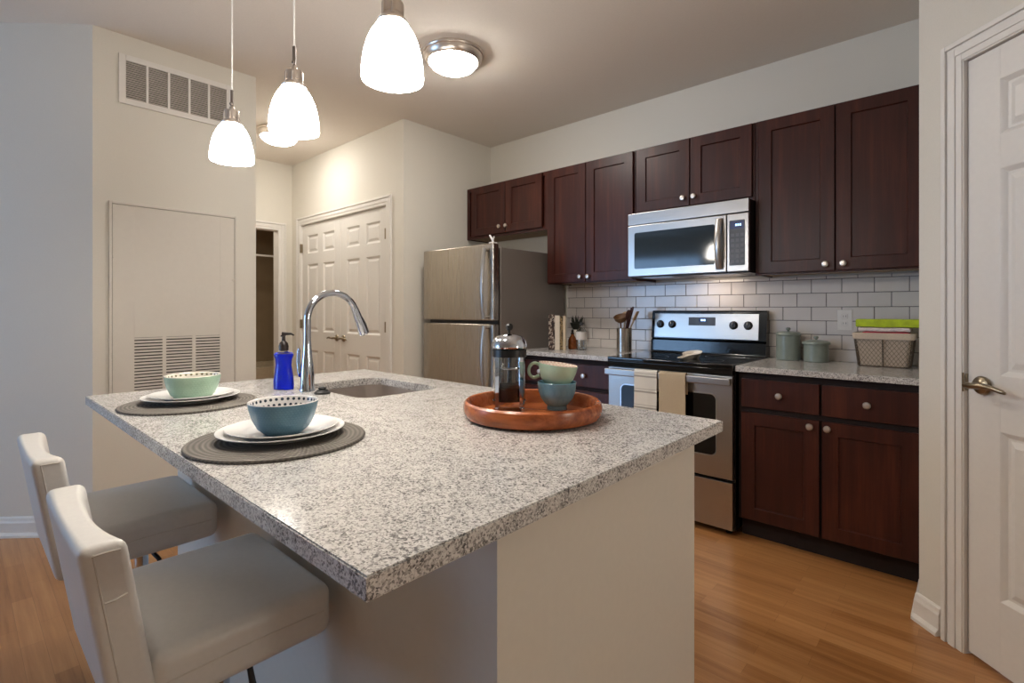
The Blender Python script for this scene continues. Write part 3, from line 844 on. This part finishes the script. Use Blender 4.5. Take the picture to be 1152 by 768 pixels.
fd = fdoor(1.132, 1.680, 'freezer_door'); fb = fdoor(.075, 1.108, 'fresh_food_door')
def fhandle(zs, par):
    n = 14; pts = []; L_ = []
    for i in range(n + 1):
        t = i / n; z = zs[0] + (zs[1] - zs[0]) * t
        yy = -.884 - .046 * math.sin(PI * min(1, .12 + t * .70)) 
        pts.append((-2.562, yy, z))
    loops = []
    for i, (x, y, z) in enumerate(pts):
        w, d = .017, .010
        loops.append([(x + w * math.cos(a), y + d * math.sin(a), z) for a in [k * 2 * PI / 12 for k in range(12)]])
    b = B().loft(loops)
    b.cyl((-2.562, pts[0][1], zs[0] + (.012 if zs[1] > zs[0] else -.012)), (-2.562, -.868, zs[0] + (.012 if zs[1] > zs[0] else -.012)), .009, 10)
    b.cyl((-2.562, pts[-1][1], zs[1] - (.012 if zs[1] > zs[0] else -.012)), (-2.562, -.868, zs[1] - (.012 if zs[1] > zs[0] else -.012)), .009, 10)
    return b.out('handle', 'steel', par, xform=T0)
fhandle((1.645, 1.145), fd); fhandle((.60, 1.095), fb)
b = B().box(-2.555, -2.515, -.862, -.815, 1.6808, 1.690, .002)
b.tube([(-2.535, -.84, 1.689), (-2.535, -.842, 1.705), (-2.56, -.850, 1.742)], [.007, .008, .006], 8).tube([(-2.535, -.842, 1.702), (-2.517, -.846, 1.728)], [.007, .005], 8)
tag(b.out('forked_bracket', 'white'), 'small white forked bracket standing on top of the refrigerator door', 'bracket')

# ================================================================== STOVE
RX0, RX1 = -1.7005, -.9395
rg = thing('stove', 'freestanding stainless steel and black electric range', 'stove', ((RX0 + RX1) / 2, -.34, 0))
rx, ry = rg.location.x, rg.location.y
T0 = Matrix.Translation((-rx, -ry, 0))
b = B().box(RX0, RX1, -.628, -.03, .03, .892, .003)
for x in (RX0 + .05, RX1 - .05):
    for y in (-.58, -.08): b.cyl((x, y, 0), (x, y, .031), .018, 12)
b.out('oven_body', 'blackgloss', rg, xform=T0)
ct = B().box(RX0, RX1, -.672, -.062, .8925, .919, .006, 3).box(RX0 + .001, RX1 - .001, -.670, -.6290, .862, .8945, .003).out('cooktop', 'blackglass', rg, xform=T0)
for x, y, r in ((-1.50, -.50, .11), (-1.14, -.50, .085), (-1.50, -.22, .085), (-1.14, -.22, .11)):
    B().lathe([(r, .9190), (r + .0025, .9193), (r + .005, .9190)], (x, y, 0), 48).out('burner_ring', 'dkgrey', ct, xform=T0)
od = B().box(RX0 + .004, RX1 - .004, -.664, -.6285, .308, .856, .004).out('oven_door', 'steel', rg, xform=T0)
# window
def rr_xz(x0, x1, z0, z1, r, y): return [(x, y, z) for x, z in rrect(x0, x1, z0, z1, r)]
wx = (-1.605, -1.030, .425, .752)
b = B().loft([rr_xz(wx[0], wx[1], wx[2], wx[3], .03, -.6642), rr_xz(wx[0], wx[1], wx[2], wx[3], .03, -.6655)])
b.out('oven_window', 'ovenglass', od, xform=T0)
b = B().loft([rr_xz(wx[0] - .006, wx[1] + .006, wx[2] - .006, wx[3] + .006, .036, -.6642), rr_xz(wx[0] - .006, wx[1] + .006, wx[2] - .006, wx[3] + .006, .036, -.6668), rr_xz(wx[0], wx[1], wx[2], wx[3], .03, -.6668), rr_xz(wx[0], wx[1], wx[2], wx[3], .03, -.6642)], cap0=False, cap1=False)
b.out('window_trim', 'chrome', od, xform=T0)
b = B().box(RX0 + .002, RX1 - .002, -.712, -.694, .810, .850, .006, 3)
for x in (RX0 + .03, RX1 - .03): b.box(x - .014, x + .014, -.698, -.6635, .815, .845, .003)
b.out('oven_handle', 'steel', od, xform=T0)
B().box(RX0 + .004, RX1 - .004, -.662, -.6285, .040, .292, .004).out('storage_drawer', 'steel', rg, xform=T0)
# backguard
b = B().loft([[(x, y, z) for y, z in ((-.022, .92), (-.098, .92), (-.094, .932), (-.090, 1.000), (-.076, 1.010), (-.086, 1.014), (-.070, 1.196), (-.060, 1.204), (-.022, 1.204))] for x in (RX0 + .002, RX1 - .002)])
bgd = b.out('backguard', 'blackgloss', rg, xform=T0)
# sloped control panel
Tp = Matrix.Translation((0, -.0865, 1.020)) @ Matrix.Rotation(math.radians(-5.0), 4, 'X')
cp = B().box(-1.676, -.985, -.0035, .0005, 0, .164, .0015, T=Tp).out('control_panel', 'steel', bgd, xform=T0)
for x in (-1.632, -1.545, -1.135, -1.046):
    T = Tp @ Matrix.Translation((x, -.0036, .090)) @ Matrix.Rotation(PI / 2, 4, 'X')
    k = B().lathe([(0, 0), (.026, 0), (.027, .004), (.022, .008), (.020, .020), (.017, .023), (0, .023)], seg=28, T=T).box(-.004, .004, -.019, .019, .022, .028, .002, T=T)
    k = k.out('control_knob', 'black', rg, xform=T0)
    B().box(-.0012, .0012, .002, .018, .0279, .0286, T=T).out('pointer', 'label', k, xform=T0)
dsp = B().box(-1.430, -1.250, -.0052, -.003, .085, .140, .001, T=Tp).out('clock_display', 'dkgrey', rg, xform=T0)
B().box(-1.358, -1.306, -.0058, -.005, .108, .134, T=Tp).out('clock_window', 'clockglow', dsp, xform=T0)
b = B()
for i in range(3): b.box(-1.346 + i * .011, -1.338 + i * .011, -.0064, -.0057, .115, .127, T=Tp)
b.out('clock_digits', 'clock', dsp, xform=T0)

# spoon rest on the stove
sp = thing('spoon_rest', 'cream ceramic spoon rest lying on the black cooktop', 'spoon rest', (-1.245, -.43, .9196), math.radians(264))
pts = []
def spo(x):                                        # half width along its length
    if x < .03: return .055 * math.sqrt(max(0, 1 - ((x - .03) / .075) ** 2)) if x < .03 else .055
    t = min(1, (x - .03) / .085); w = .055 + (.018 - .055) * (t * t * (3 - 2 * t))
    return w if x < .165 else .018 * math.sqrt(max(0, 1 - ((x - .165) / .012) ** 2))
xs_ = [-.0449 + i * (.1769 + .0449) / 30 for i in range(31)]
def spl(sc, z, dz):
    up = [(x * 1., spo(x) * sc, z + dz * (.177 - x)) for x in xs_]
    return up + [(x, -y, zz) for x, y, zz in reversed(up[1:-1])]
b = B().loft([[(x * .9 + .002, y * .45, 0) for x, y, _ in spl(1, 0, 0)], spl(1, .010, .16), [(x * .97, y * .93, z) for x, y, z in spl(1, .010, .16)], [(x * .84 + .003, y * .70, .004 + .10 * (.177 - x)) for x, y, _ in spl(1, 0, 0)]])
b.out('rest_body', 'ceramic', sp, angle=50)

# dish towels over the oven handle
def towel(name, label, x0, x1, zb, zb2, mat, ph):
    prof = []
    yF, yB, zT = -.7165, -.6895, .8525
    for i in range(9): prof.append((yF - .002 * math.sin(i * .8 + ph), zb + (zT - .006 - zb) * i / 8))
    for a in (150, 120, 90, 60, 30):
        t = math.radians(a); prof.append(((yF + yB) / 2 + (yB - yF) / 2 * math.cos(t), zT - .004 + .008 * math.sin(t)))
    for i in range(7): prof.append((yB, zT - .006 - (zT - .006 - zb2) * i / 6))
    th = .0045
    nx = 14; loops = []
    for j in range(nx + 1):
        x = x0 + (x1 - x0) * j / nx
        out = []; inn = []
        for i, (y, z) in enumerate(prof):
            fall = max(0., min(1., (zT - z) / .25))
            wv = .0022 * fall * math.sin(j * .9 + ph) if y < -.70 else 0
            p0 = prof[max(0, i - 1)]; p1 = prof[min(len(prof) - 1, i + 1)]
            ty, tz = p1[0] - p0[0], p1[1] - p0[1]; l = math.hypot(ty, tz); ny, nz = -tz / l, ty / l
            out.append((x, y + ny * th - wv * 1.0 - .002 * fall, z + nz * th)); inn.append((x, y, z))
        loops.append(out + inn[::-1])
    o = B().loft(loops).out(name, mat, angle=60)
    return tag(o, label, 'dish towel', 'towels on the oven handle')
towel('dish_towel', 'white dish towel with grey stripes hanging on the oven handle', -1.487, -1.345, .46, .74, 'stripe', 0)
towel('dish_towel', 'plain beige dish towel hanging on the oven handle', -1.330, -1.176, .44, .74, 'towelbeige', 1.3)
bpy.data.objects['dish_towel.001'].name = 'dish_towel.001'

# ================================================================== MICROWAVE
mw = thing('microwave', 'stainless steel microwave hung under the short cabinet above the stove', 'microwave', ((RX0 + RX1) / 2, -.2, 1.421))
mx, my, mz = mw.location
T0 = Matrix.Translation((-mx, -my, -mz))
B().box(RX0 + .002, RX1 - .002, -.385, -.0105, 1.432, 1.8405, .003).box(RX0 + .004, RX1 - .004, -.40, -.02, 1.421, 1.433, .004).out('oven_case', 'black', mw, xform=T0)
B().box(RX0, RX1, -.414, -.3855, 1.765, 1.8405, .004).out('vent_panel', 'steel', mw, xform=T0)
md = B().box(RX0, -1.063, -.416, -.3855, 1.428, 1.760, .005).out('door', 'steel', mw, xform=T0)
b = B().loft([rr_xz(-1.652, -1.128, 1.476, 1.712, .012, -.4162), rr_xz(-1.652, -1.128, 1.476, 1.712, .012, -.4172)])
b.out('door_window', 'mwglass', md, xform=T0)
b = B().loft([rr_xz(-1.658, -1.122, 1.470, 1.718, .016, -.4160), rr_xz(-1.658, -1.122, 1.470, 1.718, .016, -.4182), rr_xz(-1.652, -1.128, 1.476, 1.712, .012, -.4182), rr_xz(-1.652, -1.128, 1.476, 1.712, .012, -.4160)], cap0=False, cap1=False)
b.out('window_trim', 'steel', md, xform=T0)
loops = []
for i in range(13):
    t = i / 12; z = 1.445 + .295 * t; y = -.418 - .036 * math.sin(PI * (.06 + .88 * t)) 
    loops.append([(-1.100 + .019 * math.cos(a), y + .010 * math.sin(a), z) for a in [k * 2 * PI / 12 for k in range(12)]])
b = B().loft(loops)
for z in (1.455, 1.730): b.cyl((-1.100, -.428, z), (-1.100, -.4155, z), .010, 12)
b.out('handle', 'steel', md, xform=T0)
pn = B().box(-1.060, RX1, -.415, -.3855, 1.428, 1.760, .005).out('control_panel', 'steel', mw, xform=T0)
b = B().loft([rr_xz(-1.046, -.960, 1.463, 1.722, .006, -.4152), rr_xz(-1.046, -.960, 1.463, 1.722, .006, -.4166)])
b.out('keypad', 'dkgrey', pn, xform=T0)
dw = B().box(-1.040, -.966, -.4174, -.4164, 1.672, 1.715).out('clock_window', 'clockglow', pn, xform=T0)
b = B()
for i in range(3): b.box(-1.012 + i * .012, -1.004 + i * .012, -.4180, -.4172, 1.688, 1.700)
b.out('clock_digits', 'clock', pn, xform=T0)
b = B()
for r_ in range(6):
    for c_ in range(3): b.box(-1.036 + c_ * .026, -1.018 + c_ * .026, -.4172, -.4164, 1.478 + r_ * .030, 1.496 + r_ * .030, .0003, 1)
b.out('keys', 'keys', pn, xform=T0)
for x in (-1.62, -1.22): B().box(x, x + .2, -.36, -.14, 1.4185, 1.4212).out('grease_filter', 'steel', mw, xform=T0)
B().box(-1.36, -1.28, -.16, -.10, 1.4195, 1.4212).out('task_lamp', 'white', mw, xform=T0)
la = area('task_lamp_light', (-1.24, -.17, 1.415), (math.radians(12), 0, 0), .22, .08, TASK, (1, .80, .62)); 

# ================================================================== COUNTER ITEMS, RIGHT
def canister(label, loc, r, h, flare):
    t = thing('canister', label, 'canister', loc, group='sage enamel canisters')
    B().lathe([(0, 0), (r - .004, 0), (r, .003), (r, h), (r - .003, h + .001), (0, h + .001)], seg=48).out('canister_body', 'sage', t)
    lid = B().lathe([(0, h + .0012), (r + flare, h + .0012), (r + flare + .002, h + .004), (r + flare, h + .014), (r - .004, h + .020), (r * .5, h + .025), (.010, h + .026), (0, h + .026)], seg=48).out('lid', 'sage', t)
    B().lathe([(0, h + .025), (.007, h + .026), (.006, h + .030), (.0125, h + .036), (.013, h + .042), (.009, h + .048), (0, h + .049)], seg=20).out('knob', 'sage', lid)
    return t
canister('taller sage green lidded canister beside the stove', (-.818, -.092, .9142), .064, .142, .001)
canister('shorter wider sage green lidded canister beside the basket', (-.668, -.118, .9142), .062, .098, .008)

# wire basket
bk = thing('wire_basket', 'chicken wire basket with folded linen liner on the right countertop', 'basket', (-.348, -.150, .9142))
bw, bd = .108, .062        # half size at foot
tw_, td_ = .126, .086      # half size at top
hB = .172
def bskt(u, v, z):         # u,v in -1..1 on the outline at height z
    k = z / hB; return (u * (bw + (tw_ - bw) * k), v * (bd + (td_ - bd) * k), z)
def outline(z, grow=0., n=5, r=.02):
    k = z / hB; a = bw + (tw_ - bw) * k + grow; c = bd + (td_ - bd) * k + grow
    return [(x, y, z) for x, y in rrect(-a, a, -c, c, r, n)]
b = B().loft([outline(.006, -.008), outline(.05, -.010), outline(.155, -.006)] , cap1=False)
b.loft([outline(.006 + .004, -.011), outline(.05, -.013), outline(.155, -.009)], cap1=False)
# folded-over cuff
b.loft([outline(.142, .004), outline(.146, .0065), outline(.172, .006), outline(.176, .001), outline(.172, -.006), outline(.148, -.009)], cap0=False, cap1=False)
b.out('linen_liner', 'linen', bk, angle=50)
b = B()
for z, r in ((.003, .003), (.143, .002)): b.tube(outline(z, -.001) + [outline(z, -.001)[0]], r, 6)
for u, v in ((-1, -1), (1, -1), (1, 1), (-1, 1), (0, -1), (0, 1), (1, 0), (-1, 0)):
    f = .97 if u and v else 1.
    b.tube([bskt(u * f, v * f, .003), bskt(u * f, v * f, .145)], .0026, 6)
b.out('wire_frame', 'wire', bk)
b = B()
def facewire(p, q_, n, rows):
    # honeycomb-like crossing wires on one side: p,q_ = outline directions
    for i in range(-rows, n + 1):
        for sgn in (1, -1):
            pts = []
            for k in range(rows + 1):
                a = i + k if sgn > 0 else n - i - k
                if 0 <= a <= n:
                    u = -1 + 2 * a / n; z = .006 + (.140 - .006) * k / rows
                    zz = bskt(0, 0, z)[2]
                    x, y, z = bskt(p[0] * u + q_[0], p[1] * u + q_[1], zz)
                    pts.append((x + q_[0] * .001, y + q_[1] * .001, z))
            if len(pts) > 1: b.tube(pts, .0008, 4)
facewire((.97, 0), (0, -1), 12, 5); facewire((.97, 0), (0, 1), 12, 5); facewire((0, .97), (1, 0), 8, 5); facewire((0, .97), (-1, 0), 8, 5)
b.out('wire_mesh', 'wire', bk)
# packs of napkins in the basket
def pack(name, label, x0, x1, y0, y1, z0, z1, mat, rz):
    def fn(x, y, z): return (x, y + .002 * math.sin(x * 60), z + .0009 * math.sin(x * 45 + y * 30))
    o = B().box(x0, x1, y0, y1, z0, z1, .006, 2, cuts=(8, 4, 1), fn=fn).out(name, mat)
    o.location = (-.348, -.150, .9142)
    o.rotation_euler = (0, 0, rz)
    return tag(o, label, 'paper napkins', 'napkin packs in the wire basket')
pack('napkin_pack', 'white floral pack of paper napkins lowest in the wire basket', -.086, .088, -.044, .044, .0112, .166, 'pinkwhite', 0)
pack('napkin_pack', 'thin red pack of paper napkins between white and white packs', -.090, .104, -.062, .056, .1680, .1800, 'red', 0)
pack('napkin_pack', 'pale pink and white patterned pack just below the lime pack', -.108, .112, -.060, .060, .1822, .2030, 'pinkwhite', 0)
pack('napkin_pack', 'lime green pack of paper napkins topmost in the wire basket', -.118, .150, -.066, .066, .2052, .246, 'lime', 0)

# outlet
ou = thing('wall_outlet', 'white double power outlet on the tiles left of the basket', 'outlet', (-.546, -.0096, 1.152))
B().box(-.036, .036, -.006, 0, -.058, .058, .003).out('cover_plate', 'white', ou)
for z in (-.020, .020):
    rc = B().box(-.015, .015, -.0085, -.0055, z - .014, z + .014, .004).out('receptacle', 'white', ou)
    for x in (-.006, .006): B().box(x - .001, x + .001, -.0090, -.0082, z - .004, z + .006).out('slot', 'dkgrey', rc)

# ================================================================== COUNTER ITEMS, LEFT
cr = thing('utensil_crock', 'tall stainless steel utensil crock beside the stove', 'utensil holder', (-1.821, -.254, .9142))
B().lathe([(0, 0), (.051, 0), (.0525, .003), (.0525, .164), (.0535, .167), (.0505, .167), (.0495, .162), (.0495, .004), (0, .004)], seg=40).out('crock_body', 'steelv', cr)
def utensil(name, label, base, tip, head, mat, cat):
    t = thing(name, label, cat, (-1.821, -.254, .9185), group='kitchen utensils in the crock')
    a, c = Vector(base), Vector(tip); d = (c - a).normalized()
    B().tube([a, a + (c - a) * .5, c], [.005, .005, .006], 8).out('handle', mat, t)
    b = B()
    rotm = d.to_track_quat('Z', 'Y').to_matrix().to_4x4()
    if head == 'spoon':
        b.sph((0, 0, .03), .03, (1.15, .35, 1.25), 16, T=Matrix.Translation(c) @ rotm)
    elif head == 'ladle':
        b.lathe([(0, -.034), (.024, -.029), (.042, -.010), (.048, .014), (.046, .014), (.040, -.007), (.022, -.024), (0, -.029)], seg=28, T=Matrix.Translation(c + Vector((0, 0, .034))) @ Matrix.Rotation(math.radians(25), 4, 'X'))
    elif head == 'spatula':
        b.box(-.022, .022, -.003, .003, -.004, .065, .003, T=Matrix.Translation(c) @ rotm)
    elif head == 'fork':
        b.box(-.018, .018, -.003, .003, -.004, .02, .002, T=Matrix.Translation(c) @ rotm)
        for x in (-.015, 0, .015): b.box(x - .003, x + .003, -.003, .003, .018, .06, .001, T=Matrix.Translation(c) @ rotm)
    b.out('utensil_head', mat, t)
utensil('ladle', 'brown wooden ladle with a wide round bowl in the crock', (-.010, -.012, .002), (-.008, -.034, .200), 'ladle', 'woodspoon', 'ladle')
utensil('wooden_spoon', 'pale wooden spoon standing behind the ladle in the crock', (-.01, -.02, .002), (-.016, .040, .215), 'spoon', 'woodtan', 'spoon')
utensil('serving_fork', 'dark red wooden fork leaning to the right in the crock', (-.020, -.004, .002), (.050, -.004, .250), 'fork', 'woodred', 'fork')
utensil('cooking_spatula', 'dark red wooden spatula rising highest from the crock', (-.024, .018, .002), (.034, .036, .250), 'spatula', 'woodred', 'spatula')
utensil('wooden_spatula', 'pale wooden spatula leaning farthest right in the crock', (-.036, .004, .002), (.072, .010, .222), 'spatula', 'woodtan', 'spatula')
utensil('small_spoon', 'small dark wooden spoon leaning low to the right in the crock', (.002, -.030, .002), (.043, -.030, .225), 'spoon', 'woodred', 'spoon')

def book(name, label, off, w, d, h, mat):
    """off = distance along the row to the book's left edge; spines face local -y"""
    a = math.radians(38); rx_, ry_ = math.cos(a), math.sin(a)
    c = Vector((-2.275, -.430, .9142)) + Vector((rx_, ry_, 0)) * (off + w / 2)
    t = thing(name, label, 'book', c, a, group='cookbooks on the left countertop')
    b = B().box(-w / 2, -w / 2 + .003, .004, d, 0, h).box(w / 2 - .003, w / 2, .004, d, 0, h).box(-w / 2, w / 2, 0, .004, 0, h)
    b.out('cover', mat, t)
    B().box(-w / 2 + .0032, w / 2 - .0032, .0042, d - .004, .004, h - .004).out('pages', 'paper', t)
book('cookbook', 'dark patterned cookbook standing nearest the refrigerator', -.064, .047, .17, .262, 'bookdark')
book('cookbook', 'tall white spined cookbook next to the dark patterned one', -.0165, .034, .17, .254, 'bookwhite')
book('cookbook', 'olive brown patterned cookbook between the white and cream ones', .0180, .024, .165, .246, 'bookolive')
book('cookbook', 'cream spined cookbook beside the amber bottle', .0425, .020, .17, .250, 'bookcream')
am = thing('amber_bottle', 'small amber bottle with a dark stopper beside the cookbooks', 'bottle', (-2.250, -.272, .9142))
B().lathe([(0, 0), (.030, 0), (.033, .004), (.033, .060), (.030, .075), (.020, .092), (.012, .104), (.012, .112), (0, .112)], seg=28).out('bottle_body', 'amber', am)
B().lathe([(0, .1122), (.013, .1122), (.013, .122), (.008, .126), (.012, .136), (.006, .146), (0, .147)], seg=20).out('stopper', 'darkpump', am)
va = thing('potted_plant', 'dark spiky plant in a narrow pale vase behind the amber bottle', 'plant', (-2.330, -.100, .9142))
B().lathe([(0, 0), (.030, 0), (.034, .005), (.034, .12), (.030, .14), (.027, .14), (.027, .12), (0, .12)], seg=28).out('vase', 'ceramic', va)
b = B(); rnd = random.Random(3)
b.lathe([(0, .121), (.02, .121), (.045, .165), (.056, .19), (.05, .195), (.02, .185), (0, .18)], seg=20)
for k in range(16):
    a = rnd.uniform(0, 2 * PI); r1 = rnd.uniform(.03, .058); h1 = rnd.uniform(.215, .255)
    b.tube([(.012 * math.cos(a), .012 * math.sin(a), .17), (r1 * .6 * math.cos(a), r1 * .6 * math.sin(a), .19), (r1 * math.cos(a), r1 * math.sin(a), h1)], [.007, .008, .001], 6)
b.out('foliage', 'leafdark', va)
gb = thing('glass_bottle', 'clear glass bottle with a broad white label on the left countertop', 'bottle', (-2.160, -.285, .9142))
B().lathe([(0, 0), (.034, 0), (.038, .004), (.039, .132), (.034, .145), (.016, .166), (.012, .174), (.012, .182), (.0095, .182), (.0095, .173), (.014, .163), (.031, .143), (.036, .131), (.035, .006), (0, .004)], seg=36).out('bottle_body', 'glass', gb)
B().lathe([(.0396, .074), (.0404, .074), (.0404, .132), (.0396, .132), (.0396, .074)], seg=36).out('paper_label', 'label', gb)
B().lathe([(0, .1825), (.013, .1825), (.013, .191), (.008, .194), (.009, .200), (0, .202)], seg=20).out('stopper', 'dkgrey', gb)

# ================================================================== WALL FIXTURES
# return air vent high on the vent wall (local x = world y)
av = thing('air_vent', 'white rectangular return air vent high on the wall at the left', 'air vent', (VX, -2.518, 2.495), PI / 2)
hw_, hh_ = .290, .137
b = B()
n_ = 5; fr_w = .032; br_w = .0115
inner = (2 * hw_ - 2 * fr_w - 4 * br_w) / 5
b.box(-hw_ + fr_w + .0002, hw_ - fr_w - .0002, -.012, -.0003, hh_ - fr_w, hh_, .001).box(-hw_ + fr_w + .0002, hw_ - fr_w - .0002, -.012, -.0003, -hh_, -hh_ + fr_w, .001).box(-hw_, -hw_ + fr_w, -.012, -.0003, -hh_, hh_, .001).box(hw_ - fr_w, hw_, -.012, -.0003, -hh_, hh_, .001)
x = -hw_ + fr_w
for i in range(4):
    x += inner; b.box(x, x + br_w, -.011, -.0003, -hh_ + fr_w + .0002, hh_ - fr_w - .0002); x += br_w
b.out('vent_frame', 'trim', av)
b = B(); x = -hw_ + fr_w
for i in range(5):
    for k in range(17):
        z = -hh_ + fr_w + .006 + k * .0122
        T = Matrix.Translation((0, -.0045, z)) @ Matrix.Rotation(math.radians(-38), 4, 'X')
        b.box(x, x + inner, -.0052, .0052, -.0007, .0007, T=T)
    x += inner + br_w
b.out('vent_slats', 'slatgrey', av)
B().box(-hw_ + .02, hw_ - .02, -.0018, -.0004, -hh_ + .02, hh_ - .02).out('vent_backing', 'ventdark', av)

ap = thing('access_panel', 'tall flat white access panel with a louvred grille on the left wall', 'access panel', (VX, -2.525, 0), PI / 2)
AW, Z0, Z1 = .311, .70, 1.792
b = B()
b.box(-AW - .016, -AW - .002, -.014, -.0003, Z0 - .014, Z1 + .016, .002).box(AW + .002, AW + .016, -.014, -.0003, Z0 - .014, Z1 + .016, .002)
b.box(-AW - .002, AW + .002, -.014, -.0003, Z1 + .002, Z1 + .016, .002).box(-AW - .002, AW + .002, -.014, -.0003, Z0 - .014, Z0 - .002, .002)
b.out('panel_frame', 'panelpaint', ap)
B().box(-AW - .002, AW + .002, -.004, -.0003, Z0 - .002, Z1 + .002).out('panel_gap', 'ventdark', ap)
b = B(); gz0, gz1, gx = .752, 1.052, (-.212, .228)
b.box(-AW, gx[0], -.010, -.004, Z0, Z1, .001).box(gx[1], AW, -.010, -.004, Z0, Z1, .001).box(gx[0], gx[1], -.010, -.004, gz1, Z1).box(gx[0], gx[1], -.010, -.004, Z0, gz0)
w3 = (gx[1] - gx[0] - .036) / 3
b.box(gx[0] + w3, gx[0] + w3 + .018, -.010, -.004, gz0, gz1).box(gx[0] + 2 * w3 + .018, gx[0] + 2 * w3 + .036, -.010, -.004, gz0, gz1)
b.out('panel_board', 'panelpaint', ap)
b = B(); x = gx[0]
for i in range(3):
    for k in range(17):
        z = gz0 + .006 + k * .0176
        b.box(x, x + w3, -.0105, -.0052, z, z + .0105, T=None)
    x += w3 + .018
b.out('louvres', 'panelpaint', ap)
b = B()
for xx, zz in ((-AW + .006, 1.50), (AW - .006, 1.40)): b.cyl((xx, -.010, zz), (xx, -.016, zz), .006, 12)
b.out('latch', 'panelpaint', ap)

# ================================================================== LAMPS
def pendant():
    t = thing('pendant_lamp', 'x', 'pendant lamp', (0, 0, 0), group='white glass pendant lamps over the island')
    # local z 0 = bottom of the shade
    pr = [(.0715, 0), (.0724, .006), (.0712, .030), (.0672, .058), (.0600, .086), (.0505, .108), (.0415, .122), (.0335, .131), (.0310, .131), (.0395, .120), (.0485, .106), (.0580, .084), (.0652, .057), (.0692, .030), (.0704, .006), (.0702, .0005), (.0715, 0)]
    B().lathe(pr, seg=44).out('glass_shade', 'shade', t)
    b = B().lathe([(0, .1322), (.036, .1322), (.037, .135), (.034, .140), (.0265, .142), (.0262, .150), (.0250, .151), (.0250, .153), (.0262, .154), (.0262, .178), (.0245, .182), (.010, .184), (.008, .186), (.009, .194), (.006, .200), (0, .201)], seg=36)
    b.box(-.004, .004, -.0285, -.024, .146, .174).box(.018, .024, -.018, -.012, .146, .174)
    b.out('socket_cap', 'nickel', t)
    B().cyl((0, 0, .198), (0, 0, .258), .0052, 12).sph((.009, -.006, .205), .006, seg=12).out('stem', 'stem', t)
    B().cyl((0, 0, .256), (0, 0, H - 1.751 - .02), .003, 8).out('cord', 'white', t)
    B().lathe([(0, H - 1.751 - .028), (.03, H - 1.751 - .026), (.058, H - 1.751 - .010), (.062, H - 1.751 - .0006), (0, H - 1.751 - .0006)], seg=36).out('ceiling_canopy', 'nickel', t)
    return t
p0 = pendant(); p0.location = (-1.018, -2.728, 1.751); p0['label'] = 'rightmost and nearest of the three white glass pendant lamps'
dup(p0, (-1.533, -2.728, 1.751), 0, 'middle white glass pendant lamp over the island')
dup(p0, (-2.006, -2.741, 1.751), 0, 'leftmost and farthest white glass pendant lamp, before the air vent')

def flush(loc, label, glass='dome'):
    t = thing('ceiling_light', label, 'ceiling light', loc, group='flush ceiling lights')
    B().lathe([(0, -.0005), (.181, -.0005), (.183, -.010), (.180, -.017), (.175, -.019), (.172, -.034), (.163, -.052), (.154, -.058), (.147, -.057), (.146, -.046), (0, -.046)], seg=56).out('metal_rim', 'nickel', t)
    B().lathe([(.1455, -.0525), (.142, -.062), (.128, -.080), (.100, -.096), (.060, -.107), (.02, -.111), (0, -.1112), ], seg=48).lathe([(.1455, -.0525), (0, -.0525)], seg=48).out('glass_dome', glass, t)
    return t
c1 = flush((-2.31, -1.41, H), 'round flush ceiling light with nickel rim over the kitchen aisle')
flush((-4.43, -1.535, H), 'round flush ceiling light farther back over the hallway, behind the middle pendant', 'domehall')

# ================================================================== BATHROOM BEYOND THE DOORWAY
tb = thing('bathtub', 'cream bathtub glimpsed through the doorway at the back', 'bathtub', (-7.09, -.83, 0))
b = B().prism(rrect(-.40, .40, -.66, .62, .03), 0, .48, holes=[rrect(-.33, .33, -.58, .54, .12)], bev=.004).prism(rrect(-.33, .33, -.58, .54, .12), 0, .10)
b.out('tub_body', 'tub', tb)
tag(B().cyl((-6.70, -2.2995, 1.90), (-6.70, -.1505, 1.90), .014, 14).out('shower_rod', 'white'), 'horizontal shower curtain rod glimpsed through the doorway', 'shower rod')
